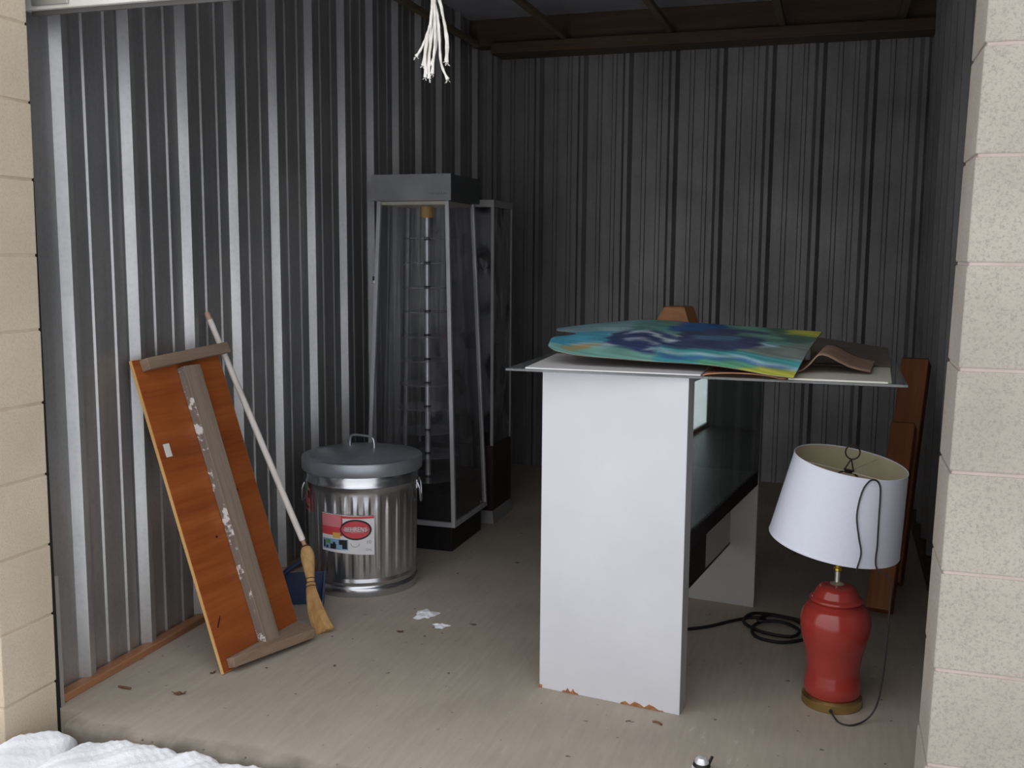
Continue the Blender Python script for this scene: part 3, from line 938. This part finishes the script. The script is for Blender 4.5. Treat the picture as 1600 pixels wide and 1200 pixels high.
# ---------------------------------------------------------------- second, darker display case behind it
c2 = thing('display_cabinet', 'dark display cabinet on grey plinth behind the glass tower', 'display case', (-1.80, 4.88, 0.0))
MB().hexa([(-0.205, -0.165, 0), (0.212, -0.165, 0), (0.212, 0.15, 0), (-0.205, 0.15, 0),
           (-0.20, -0.150, 0.062), (0.20, -0.150, 0.062), (0.20, 0.15, 0.062), (-0.20, 0.15, 0.062)]).build('plinth', M_greyplinth, c2, bevel=0.002)
MB().box(-0.2, 0.2, -0.148, 0.15, 0.062, 0.395).build('lower_panel', M_darkwood, c2, bevel=0.002)
m, nt, p = base_mat('film_reflections', 0.12, 0.0, 0.7)
p.inputs['Base Color'].default_value = srgb(62, 62, 64)
vv = coords(nt, (1, 1, 0.55)); nn_ = noise(nt, vv, 6.5, 1.5)
nt.links.new(ramp(nt, nn_, [(0.40, srgb(30, 30, 31)), (0.47, srgb(92, 92, 94)), (0.62, srgb(100, 100, 102)), (0.66, srgb(34, 34, 36))]), p.inputs['Base Color'])  # wavy reflections painted as pale and dark patches
bump(nt, p, noise(nt, vv, 5, 2), 0.8, 0.03)
MB().box(-0.195, 0.195, -0.143, 0.145, 0.395, 1.57).build('film_wrapped_body', m, c2, bevel=0.004)
MB().box(-0.2, 0.2, -0.148, 0.15, 1.57, 1.605).build('top_frame', M_whiteedge, c2, bevel=0.002)
for x in (-0.2, 0.186):
    for y in (-0.148, 0.136):
        MB().box(x, x + 0.014, y, y + 0.014, 0.395, 1.57).build('corner_post', M_whiteedge, c2)

# ---------------------------------------------------------------- white showcase counter
CA = math.radians(7.5)
CO = Vector((-0.386, 2.864, 0))
uv = Vector((-math.cos(CA), math.sin(CA), 0)); vvv = Vector((math.sin(CA), math.cos(CA), 0))
# local frame: x along u (away from the right side), y along depth, z up ; x mirrored so it stays right handed
Mc = Matrix(((-uv.x, vvv.x, 0, CO.x), (-uv.y, vvv.y, 0, CO.y), (0, 0, 1, 0), (0, 0, 0, 1)))
cc = thing('showcase_counter', 'white laminate showcase counter with glass front standing on the floor', 'counter', M=Mc)
CH = 1.0; CWD = 0.449; CL = 1.03; T = 0.062
pan = MB().box(-CWD, 0, 0, T, 0.0, CH).build('end_panel', M_white, cc, bevel=0.0015)
MB().box(-0.0016, 0.0006, 0.001, T, 0.002, CH - 0.001).build('edge_band', M_whiteedge, pan)
for pl in ([(-0.372, -0.0006), (-0.318, -0.0006)], [(-0.182, -0.0006), (-0.048, -0.0006)]):
    x0, x1 = pl[0][0], pl[1][0]
    chm = MB()
    k = 9
    tops = [0.010 + 0.007 * math.sin(j * 2.1 + x0 * 30) * (1 if 0 < j < k else 0) - (0.006 if j in (0, k) else 0) for j in range(k + 1)]
    for j in range(k):
        xa, xb = x0 + (x1 - x0) * j / k, x0 + (x1 - x0) * (j + 1) / k
        chm.hexa([(xa, -0.0007, 0.0008), (xb, -0.0007, 0.0008), (xb, 0.002, 0.0008), (xa, 0.002, 0.0008),
                  (xa, -0.0007, max(0.003, tops[j])), (xb, -0.0007, max(0.003, tops[j + 1])), (xb, 0.002, max(0.003, tops[j + 1])), (xa, 0.002, max(0.003, tops[j]))])
    chm.build('chipped_edge', M_chip, pan)
MB().box(-CWD - 0.0006, -CWD + 0.010, -0.0007, 0.003, 0.0008, 0.011).build('chipped_edge', M_chip, pan)
MB().box(-CWD, 0, CL, CL + 0.019, 0.0, CH).build('end_panel', M_inner, cc, bevel=0.0015)
MB().box(-0.440, -0.012, CL - 0.004, CL - 0.0005, 0.5305, 0.980).build('mirror', M_mirror, cc)
MB().box(-CWD + 0.01, -0.012, T + 0.0005, CL - 0.0005, 0.500, 0.530).build('deck', M_deck, cc)
MB().box(-0.012, -0.001, T + 0.0005, CL - 0.0005, 0.482, 0.534).build('front_rail', M_black, cc, bevel=0.001)
MB().box(-0.008, -0.003, T + 0.001, CL - 0.001, 0.534, 0.982).build('glass_front', M_glass, cc)
MB().box(-0.012, 0.0, CL - 0.012, CL - 0.0006, 0.534, 0.982).build('corner_trim', M_black, cc)
MB().box(-0.014, 0.0, T + 0.0005, CL - 0.0005, 0.982, 1.0).build('top_rail', M_whiteedge, cc)
MB().box(-CWD, -CWD + 0.014, T + 0.0005, CL - 0.0005, 0.982, 1.0).build('top_rail', M_whiteedge, cc)
MB().box(-CWD + 0.015, -0.015, T + 0.0005, CL - 0.0005, 0.990, 0.997).build('glass_top', M_glass, cc)
MB().box(-CWD, -CWD + 0.012, T + 0.0005, CL - 0.0005, 0.500, 0.548).build('door_track', M_black, cc)
MB().box(-0.116, -0.100, 0.662, CL - 0.0005, 0.246, 0.500).build('apron', M_inner, cc)
MB().box(-0.116, -0.100, T + 0.0005, 0.660, 0.246, 0.500).build('apron_black', M_black, cc)  # black stretch at the near end of the apron
MB().box(-0.118, -0.0985, T + 0.0005, CL - 0.0005, 0.238, 0.246).build('apron_edge', M_black, cc)

# ---------------------------------------------------------------- sheets stacked on top of the counter
tag(MB().box(-0.925, 0.190, 2.848, 3.60, 1.0005, 1.0075).build('glass_sheet', M_glassedge, bevel=0.001),
    'large loose glass sheet lying across the counter top and overhanging both ends', 'glass sheet')


def slab(name, poly, z0, z1, mat, label, cat, bev=0.001):
    return tag(MB().prism(poly, z0, z1).build(name, mat, bevel=bev), label, cat)


slab('foam_board', [(-0.865, 2.852), (-0.352, 2.852), (-0.356, 3.30), (-0.890, 3.30)], 1.008, 1.0125, M_foam,
     'white foam board lying on the glass sheet under the painted board', 'board')
slab('cream_panel', [(-0.115, 2.8495), (0.140, 2.8495), (0.150, 2.862), (0.162, 3.22), (-0.115, 3.22)], 1.008, 1.0135, M_creampaper,
     'cream panel with pale smudges on the right end of the glass sheet', 'panel')
# brown cardboard with a curled front edge, between the two
cb = MB().grid(lambda a, b: (-0.346 + 0.224 * a, 2.850 + 0.42 * b, 1.0092 + 0.010 * (1 - b) ** 6 * math.sin(PI * min(1, a * 1.1)) ** 0.6), 24, 20)
o = cb.build('cardboard_sheet', M_cardb, smooth=True)
sd = o.modifiers.new('thickness', 'SOLIDIFY'); sd.thickness = 0.003; sd.offset = 1
tag(o, 'flat reddish-brown cardboard sheet between white board and cream panel', 'cardboard')
# folded kraft cardboard tent
prof = [(-0.108, 1.0175), (-0.085, 1.0200), (-0.062, 1.040), (-0.044, 1.062), (-0.030, 1.066), (-0.010, 1.060), (0.020, 1.044), (0.050, 1.031), (0.085, 1.0230), (0.100, 1.0205)]
tp = [(p.x, p.z) for p in spline([(a, 0, b) for a, b in prof], 5)]
NT = len(tp)
kt = MB().grid(lambda a, b: (tp[int(round(a * (NT - 1)))][0] + 0.02 * b, 2.955 + 0.05 * a + 0.27 * b, tp[int(round(a * (NT - 1)))][1] + 0.006 * b), NT - 1, 8)
o = kt.build('folded_cardboard', M_kraft, smooth=True)
sd = o.modifiers.new('thickness', 'SOLIDIFY'); sd.thickness = 0.004; sd.offset = 1
tag(o, 'bent piece of kraft cardboard propped like a tent beside the painted board', 'cardboard')
dk = MB().hexa([(-0.06, 3.27, 1.0085), (0.165, 3.245, 1.0085), (0.175, 3.70, 1.030), (-0.08, 3.72, 1.060),
                (-0.06, 3.27, 1.0125), (0.165, 3.245, 1.0125), (0.175, 3.70, 1.034), (-0.08, 3.72, 1.064)])
tag(dk.build('dark_cardboard', M_cardd), 'dark grey-brown cardboard flap lying behind the bent kraft piece', 'cardboard')

# ---- painted board: wavy sheet, pattern evaluated per vertex
fxs = [0, .13, .35, .62, .88, 1.0]
F = [(-0.834, 2.98, 1.056), (-0.731, 2.93, 1.0435), (-0.574, 2.92, 1.044), (-0.368, 2.90, 1.036), (-0.176, 2.83, 1.0215), (-0.100, 2.80, 1.0220)]
bxs = [0, .30, .55, 1.0]
B = [(-0.927, 3.45, 1.088), (-0.646, 3.50, 1.120), (-0.42, 3.45, 1.117), (-0.038, 3.35, 1.107)]


def crom(x, xs, P):
    i = 0
    while i < len(xs) - 2 and x > xs[i + 1]: i += 1
    t = (x - xs[i]) / (xs[i + 1] - xs[i])
    a = Vector(P[max(i - 1, 0)]); b = Vector(P[i]); c = Vector(P[i + 1]); d = Vector(P[min(i + 2, len(P) - 1)])
    return 0.5 * ((2 * b) + (c - a) * t + (2 * a - 5 * b + 4 * c - d) * t * t + (3 * b - a - 3 * c + d) * t ** 3)


def paint_pos(s, t):
    left = 0.105 * math.exp(-((t - 0.56) / 0.13) ** 2) + 0.05 * max(0, 1 - t / 0.10) ** 2 + 0.03 * max(0, (t - 0.92) / 0.08) ** 2
    s2 = s + left * max(0, 1 - s / 0.25)
    p = crom(s2, fxs, F).lerp(crom(s2, bxs, B), t)
    p.z += 0.010 * math.sin(PI * t) + 0.004 * math.sin(s * 9 + 1) * (1 - t)
    p.z = max(p.z, 1.019)
    return p


def paint_col_raw(s, t):
    w1 = 0.02 * math.sin(s * 17 + 1.3) + 0.015 * math.sin(s * 41 + 2)
    w2 = 0.02 * math.sin(t * 19 + s * 7)
    teal = (78, 142, 150); pale = (150, 182, 188); aqua = (70, 160, 186); green = (96, 150, 130); navy = (44, 60, 104)
    blue = (34, 92, 150); yellow = (188, 190, 62); grey = (112, 128, 118); white = (190, 206, 212); sand = (176, 150, 96)
    c = pale
    if t > 0.55 + w1: c = tuple(pale[i] * (1 - (t - .55)) + teal[i] * (t - .55) for i in range(3))
    if s > 0.30 and t > 0.62 + w1 - 0.1 * s: c = (86, 146, 136)
    if s > 0.46 + w2 and t > 0.66 + w1: c = blue
    if s > 0.66 + w2 and t > 0.74 + w1: c = green
    if s > 0.80 + w2 and t > 0.70 - 0.1 * s + w1: c = (72, 110, 92)
    if s > 0.86 + 0.5 * w2 and t > 0.84 + w1: c = yellow
    # left water
    if s < 0.24 + w2 and 0.30 < t < 0.62 + w1: c = aqua
    if s < 0.12 + w2 and t < 0.30: c = (60, 150, 184)
    if s < 0.55 and t < 0.16 + w1 + 0.06 * math.sin(s * 8): c = (112, 172, 156)
    if 0.08 < s < 0.22 and abs(t - (0.10 + 1.2 * (s - 0.08))) < 0.05 + w1: c = sand
    # dark blue mass, left of centre
    e1 = ((s - 0.36) / 0.13) ** 2 + ((t - 0.42 + w2) / 0.24) ** 2
    e2 = ((s - 0.42) / 0.10) ** 2 + ((t - 0.34) / 0.22) ** 2
    if e1 < 1 or e2 < 1: c = (50, 66, 108)
    if abs(t - 0.50 - 0.10 * math.sin((s - 0.28) * 22)) < 0.035 and 0.29 < s < 0.50: c = white
    if abs(t - 0.36 - 0.05 * math.sin((s - 0.3) * 30)) < 0.03 and 0.30 < s < 0.44: c = (150, 160, 176)
    # purple-navy mass right of centre
    ed = 0.46 + 0.22 * math.sin((s - 0.45) * 6.0)
    if 0.50 < s < 0.80 and 0.24 + w1 < t < ed + 0.16 + w2: c = (58, 70, 102)
    if 0.55 < s < 0.72 and abs(t - 0.54 - 0.3 * (s - 0.6)) < 0.06: c = (72, 112, 142)
    # grey-green wedge at the right
    if s > 0.72 and 0.28 < t < 0.28 + 1.6 * (s - 0.72) + w1: c = grey
    if s > 0.70 and t > 0.66 and t < 0.74 + w1 and s < 0.86: c = green
    # front surf bands
    if s > 0.45 and t < 0.28 + w1: c = (64, 158, 160)
    if s > 0.40 and abs(t - 0.20 + 0.08 * (s - .4) - w1) < 0.025: c = (168, 204, 212)
    if s > 0.46 and abs(t - 0.11 - w1) < 0.03: c = (58, 108, 172)
    if s > 0.62 and t < 0.10 + w1: c = (92, 170, 128)
    if s > 0.78 + 0.4 * t + w2 and t < 0.10: c = yellow
    return c


PCACHE = [[paint_col_raw((i + 0.5) / 300, (j + 0.5) / 130) for i in range(300)] for j in range(130)]


def paint_col(s, t):
    a = [0.0, 0.0, 0.0]; n = 0
    jx = 0.010 * math.sin(t * 60 + s * 9); ci = int((s + jx) * 300); cj = int(t * 130)
    for dj in range(-3, 4, 2):
        for di in range(-3, 4, 2):
            q = PCACHE[max(0, min(129, cj + dj))][max(0, min(299, ci + di))]
            for k in range(3): a[k] += q[k]
            n += 1
    a = [min(255, x / n * 1.16 + 10) for x in a]
    g = sum(a) / 3
    st = 1 + 0.07 * math.sin(s * 31 + t * 57 + 3 * math.sin(t * 23))
    return srgb(*[max(0, min(255, (g + (x - g) * 0.88) * 0.96 * st)) for x in a])


pm = MB(); NU, NV = 260, 110
pm.grid(lambda a, b: paint_pos(a, b), NU, NV)
o = pm.build('painted_board', [vcol_mat('board_paint', 0.35), M_cardd], smooth=True, angle=60)
att = o.data.color_attributes.new('paint', 'FLOAT_COLOR', 'POINT')
flat = []
for j in range(NV + 1):
    for i in range(NU + 1):
        flat += list(paint_col(i / NU, j / NV))
att.data.foreach_set('color', flat)
sd = o.modifiers.new('thickness', 'SOLIDIFY'); sd.thickness = 0.0025; sd.offset = -1; sd.material_offset = 1; sd.material_offset_rim = 1
tag(o, 'wavy board painted in teal, blue and yellow on top of the counter', 'painting')

# wooden block standing behind the painted board
wbm = Matrix.Translation((-0.535, 3.62, 1.008)) @ Matrix.Rotation(math.radians(-12), 4, 'Z')
wb_ = MB().prism([(-0.066, 0.0), (0.070, 0.0), (0.070, 0.105), (0.046, 0.170), (-0.036, 0.170), (-0.066, 0.115)], -0.055, 0.055,
                 wbm @ Matrix.Scale(0.92, 4) @ Matrix.Rotation(math.radians(90), 4, 'X'))
tag(wb_.build('wooden_block', M_block, bevel=0.006), 'brown wooden block with chamfered top behind the painted board', 'wood block')

# ---------------------------------------------------------------- timbers leaning in the right corner
def timber(name, b, t, wdt, thk, label):
    b = Vector(b); t = Vector(t)
    z = (t - b).normalized(); x = Vector((1, 0, 0)); x = (x - z * x.dot(z)).normalized(); y = z.cross(x)
    x = (x * math.cos(-0.22) + y * math.sin(-0.22)); y = z.cross(x)
    M = Matrix(((x.x, y.x, z.x, b.x), (x.y, y.y, z.y, b.y), (x.z, y.z, z.z, b.z), (0, 0, 0, 1)))
    L = (t - b).length
    r = thing(name, label, 'timber', M=M)
    dz = thk * 0.5 * abs(y.z) + wdt * 0.5 * abs(x.z)
    MB().box(-wdt / 2, wdt / 2, -thk / 2, thk / 2, dz, L - 0.004).build('beam', M_timber, r, bevel=0.004)
    MB().box(-wdt / 2 + 0.003, wdt / 2 - 0.003, -thk / 2 + 0.003, thk / 2 - 0.003, L - 0.006, L).build('end_grain', M_timberend, r, bevel=0.002)
    return r


timber('leaning_timber', (0.250, 4.32, 0.0), (0.345, 4.74, 0.895), 0.112, 0.080, 'taller reddish timber leaning in the right corner behind the lamp')
timber('leaning_timber', (0.205, 3.95, 0.0), (0.285, 4.36, 0.670), 0.092, 0.060, 'shorter reddish timber in front of the taller one behind the lamp')

# ---------------------------------------------------------------- table lamp
lp = thing('table_lamp', 'red ceramic table lamp with tilted white shade on concrete floor', 'lamp', (0.040, 3.10, 0.0))
MB().lathe([(0.085, 0.0), (0.088, 0.003), (0.088, 0.026), (0.082, 0.031), (0.078, 0.033)], 64).build('base', M_brass, lp, smooth=True, angle=40)
vp = spline([(0.076, 0, 0.033), (0.0815, 0, 0.040), (0.083, 0, 0.060), (0.079, 0, 0.090), (0.077, 0, 0.115), (0.083, 0, 0.160), (0.095, 0, 0.205), (0.102, 0, 0.245),
             (0.1005, 0, 0.275), (0.090, 0, 0.300), (0.074, 0, 0.313), (0.068, 0, 0.318)], 5)
vp += spline([(0.069, 0, 0.3185), (0.077, 0, 0.323), (0.077, 0, 0.330), (0.067, 0, 0.337), (0.063, 0, 0.346), (0.056, 0, 0.360), (0.044, 0, 0.369), (0.022, 0, 0.372)], 4)
MB().lathe([(p.x, p.z) for p in vp], 72).build('vase_body', M_lampred, lp, smooth=True, angle=70)
MB().lathe([(0.020, 0.3715), (0.021, 0.3735), (0.012, 0.378), (0.008, 0.379), (0.008, 0.412)], 24).build('stem', M_chrome, lp, smooth=True)
MB().lathe([(0.009, 0.412), (0.012, 0.415), (0.012, 0.421), (0.009, 0.423), (0.0105, 0.436), (0.016, 0.455), (0.017, 0.49), (0.012, 0.50)], 24).build('socket', M_brassl, lp, smooth=True)
sk = Vector((0, 0, 0.45))
# shade, tilted to the right and toward the door
shM = Matrix.Translation((-0.016, 0.0, 0.500)) @ Matrix.Rotation(math.radians(8.5), 4, 'Y') @ Matrix.Rotation(math.radians(4.0), 4, 'X')
R0, R1, SH = 0.189, 0.161, 0.252
sh = MB().lathe([(R0, 0), (R1, SH), (R1 - 0.002, SH), (R0 - 0.002, 0)], 96, shM, closed=True)
sh.m = []
nq = 96
for i in range(4):
    sh.m += [1 if i == 2 else 0] * nq
shade = sh.build('lamp_shade', [M_shade, M_shadein], lp, smooth=True, angle=40)
for zr, rr in ((0.001, R0 - 0.0005), (SH - 0.001, R1 - 0.0005)):
    MB().lathe([(rr + 0.0016 * math.cos(2 * PI * k / 8), zr + 0.0022 * math.sin(2 * PI * k / 8)) for k in range(8)], 96, shM, closed=True).build('shade_rim', M_shade, shade, smooth=True)
hubz = SH - 0.030
for an in (math.radians(200), math.radians(320), math.radians(60)):
    MB().tube([shM @ Vector((0.010 * math.cos(an), 0.010 * math.sin(an), hubz)), shM @ Vector(((R1 - 0.003) * math.cos(an), (R1 - 0.003) * math.sin(an), SH - 0.012))], 0.0016, 6).build('spider_arm', M_cream, shade)
hub = shM @ Vector((0, 0, hubz))
MB().lathe([(0.004, hubz - 0.003), (0.014, hubz - 0.003), (0.014, hubz + 0.003), (0.004, hubz + 0.003)], 24, shM, closed=True).build('spider_hub', M_bronze, shade, smooth=True)
harp = []
for k in range(25):
    an = -PI * 0.44 + (PI * 1.88) * k / 24
    q = an - PI / 2 + PI
    harp.append(Vector((0.052 * math.sin(PI * k / 24) * (1 if True else 0) * math.cos(0), 0, 0)))
hl = [(-0.018, 0, -0.215), (-0.046, 0, -0.17), (-0.055, 0, -0.10), (-0.045, 0, -0.035), (-0.020, 0, -0.006), (0, 0, 0), (0.020, 0, -0.006), (0.045, 0, -0.035), (0.055, 0, -0.10), (0.046, 0, -0.17), (0.018, 0, -0.215)]
tilt = Matrix.Rotation(math.radians(8.5), 4, 'Y')
MB().tube([hub + tilt @ Vector(p) for p in spline(hl, 6)], 0.0026, 8).build('harp', M_bronze, lp, smooth=True)
fin = MB()
fr = [hub + tilt @ Vector((0.020 * math.sin(2 * PI * k / 28), 0, 0.058 - 0.021 * math.cos(2 * PI * k / 28))) for k in range(29)]
fin.tube(fr, 0.0022, 8)
for a in (-0.013, 0.013):
    fin.tube([hub + tilt @ Vector((a, 0, 0.002)), hub + tilt @ Vector((0, 0, 0.038))], 0.0022, 8)
fin.tube([hub + tilt @ Vector((-0.015, 0, 0.004)), hub + tilt @ Vector((0.015, 0, 0.004))], 0.0026, 8)
fin.build('finial_ring', M_bronze, lp, smooth=True)


# power cord: from the base round the right side, up and over the shade
def on_shade(phi, f, lift=0.004):
    r = R0 + (R1 - R0) * f + lift
    return shM @ Vector((r * math.cos(phi), r * math.sin(phi), SH * f))


cpts = [(-0.002, -0.090, 0.012), (0.020, -0.140, 0.004), (0.055, -0.150, 0.004), (0.095, -0.115, 0.010), (0.122, -0.105, 0.05), (0.134, -0.115, 0.13), (0.140, -0.13, 0.25), (0.142, -0.14, 0.36), (0.140, -0.145, 0.44)]
ph = lambda deg: math.radians(deg)
cpts += [tuple(on_shade(ph(a), f)) for a, f in ((-52, 0.02), (-54.5, 0.30), (-57, 0.60), (-59, 0.85), (-61, 0.95))]
cpts += [tuple(on_shade(ph(-66), 1.005, 0.0045)), tuple(on_shade(ph(-72), 0.985))]
cpts += [tuple(on_shade(ph(a), f)) for a, f in ((-77, 0.86), (-78, 0.60), (-73, 0.36), (-68.5, 0.18), (-69.5, 0.02))]
e = on_shade(ph(-70), 0.0)
cpts += [(e.x, e.y + 0.012, e.z - 0.015)]
MB().tube(spline(cpts, 8), 0.0024, 8).build('power_cord', M_cord, lp, smooth=True)
MB().tube([(-0.002, -0.084, 0.012), (-0.002, -0.094, 0.012)], 0.005, 10).build('cord_grommet', M_ink, lp)
MB().tube([(0.060, 0.0, 0.448), (0.062, 0.0, 0.432)], 0.003, 8).build('pull_switch', M_brassl, lp)

# ---------------------------------------------------------------- black cable on the floor behind the lamp
cz = 0.006
pts = [(-0.52, 3.52, cz), (-0.40, 3.60, cz), (-0.32, 3.69, cz), (-0.25, 3.755, cz), (-0.20, 3.74, cz + .006), (-0.235, 3.63, cz + .010), (-0.215, 3.56, cz), (-0.13, 3.535, cz), (-0.05, 3.60, cz), (-0.04, 3.70, cz),
       (-0.12, 3.78, cz + .006), (-0.24, 3.77, cz + .012), (-0.27, 3.68, cz + .008), (-0.20, 3.59, cz + .010), (-0.10, 3.575, cz + .010), (-0.075, 3.65, cz + .010), (-0.14, 3.71, cz + .012), (-0.22, 3.69, cz + .014),
       (-0.18, 3.77, cz + .012), (-0.05, 3.74, cz + .010), (0.02, 3.68, cz), (0.08, 3.60, cz)]
tag(MB().tube(spline(pts, 8), 0.006, 8).build('power_cable', M_cable, smooth=True), 'black cable lying in loops on the floor behind the lamp', 'cable')

# ---------------------------------------------------------------- small things on the floor
def clump(name, x, y, sx, sy, h, label, cat, mat, seed):
    rnd = random.Random(seed)
    ph_ = [rnd.uniform(0, 6.28) for _ in range(6)]
    def fn(a, b):
        an = 2 * PI * a; r = b
        rr = r * (1 + 0.22 * math.sin(3 * an + ph_[0]) + 0.14 * math.sin(5 * an + ph_[1]) + 0.1 * math.sin(9 * an + ph_[4]))
        z = h * (1 - r ** 2) * (0.8 + 0.25 * math.sin(7 * rr * math.cos(an) + ph_[2]) + 0.2 * math.sin(9 * rr * math.sin(an) + ph_[3]))
        return (x + sx * rr * math.cos(an), y + sy * rr * math.sin(an), max(0.0005, z + 0.0005))
    o = MB().grid(fn, 40, 8).build(name, mat, smooth=True, angle=180)
    return tag(o, label, cat)


clump('snow_clump', -1.416, 3.41, 0.040, 0.050, 0.012, 'larger clump of white snow on concrete right of the trash can', 'snow', M_snow, 1)
clump('snow_clump', -1.318, 3.318, 0.028, 0.026, 0.007, 'smaller snow patch on concrete just nearer than the larger clump', 'snow', M_snow, 2)


def leaf(x, y, s, rot, label, seed):
    rnd = random.Random(seed)
    M = Matrix.Translation((x, y, 0.003)) @ Matrix.Rotation(rot, 4, 'Z')
    def fn(a, b):
        u = a * 2 - 1; wdt = (1 - abs(u) ** 1.7) * 0.42 + 0.01
        v = (b * 2 - 1) * wdt * (1 + 0.25 * math.sin(u * 9 + seed))
        return M @ Vector((u * s, v * s, s * (0.28 * u * u + 0.5 * v * v + 0.10 * math.sin(u * 6 + v * 5 + seed))))
    o = MB().grid(fn, 18, 8).build('dry_leaf', M_leaf, smooth=True, angle=180)
    sd = o.modifiers.new('thickness', 'SOLIDIFY'); sd.thickness = 0.0008
    return tag(o, label, 'leaf', 'dead leaf scraps on the floor')


leaf(-1.861, 2.522, 0.022, 0.4, 'curled brown leaf on the floor near the left threshold', 1)
leaf(-1.855, 2.690, 0.012, 1.2, 'tiny brown leaf scrap by the bottom corner of plywood board', 2)
leaf(-1.432, 3.212, 0.014, 0.2, 'small reddish leaf scrap on the floor right of the broom', 3)
tag(MB().tube(spline([(-2.068, 2.505, 0.004), (-2.045, 2.500, 0.006), (-2.022, 2.503, 0.004)], 5), 0.0035, 6).build('twig', M_leaf, smooth=True),
    'short dark twig on the floor near the left sill', 'twig')
tag(MB().tube(spline([(-0.452, 2.795, 0.003), (-0.436, 2.791, 0.005), (-0.424, 2.782, 0.003)], 5), 0.003, 6).build('twig', M_leaf, smooth=True),
    'short dark twig on the floor in front of white counter', 'twig')
mf = thing('metal_latch', 'small shiny dark metal latch on the concrete at the bottom edge', 'latch', (-0.283, 2.565, 0.0))
MB().lathe([(0.026, 0.0), (0.026, 0.006), (0.020, 0.010), (0.018, 0.026), (0.012, 0.034), (0.0, 0.036)], 28).build('dome', M_steelrod, mf, smooth=True)
MB().tube([(0.014, 0.004, 0.006), (0.026, 0.008, 0.036)], 0.004, 8).build('prong', M_black, mf)
MB().lathe([(0.0205, 0.010), (0.0235, 0.012), (0.0205, 0.020)], 24).build('collar', M_black, mf, smooth=True)
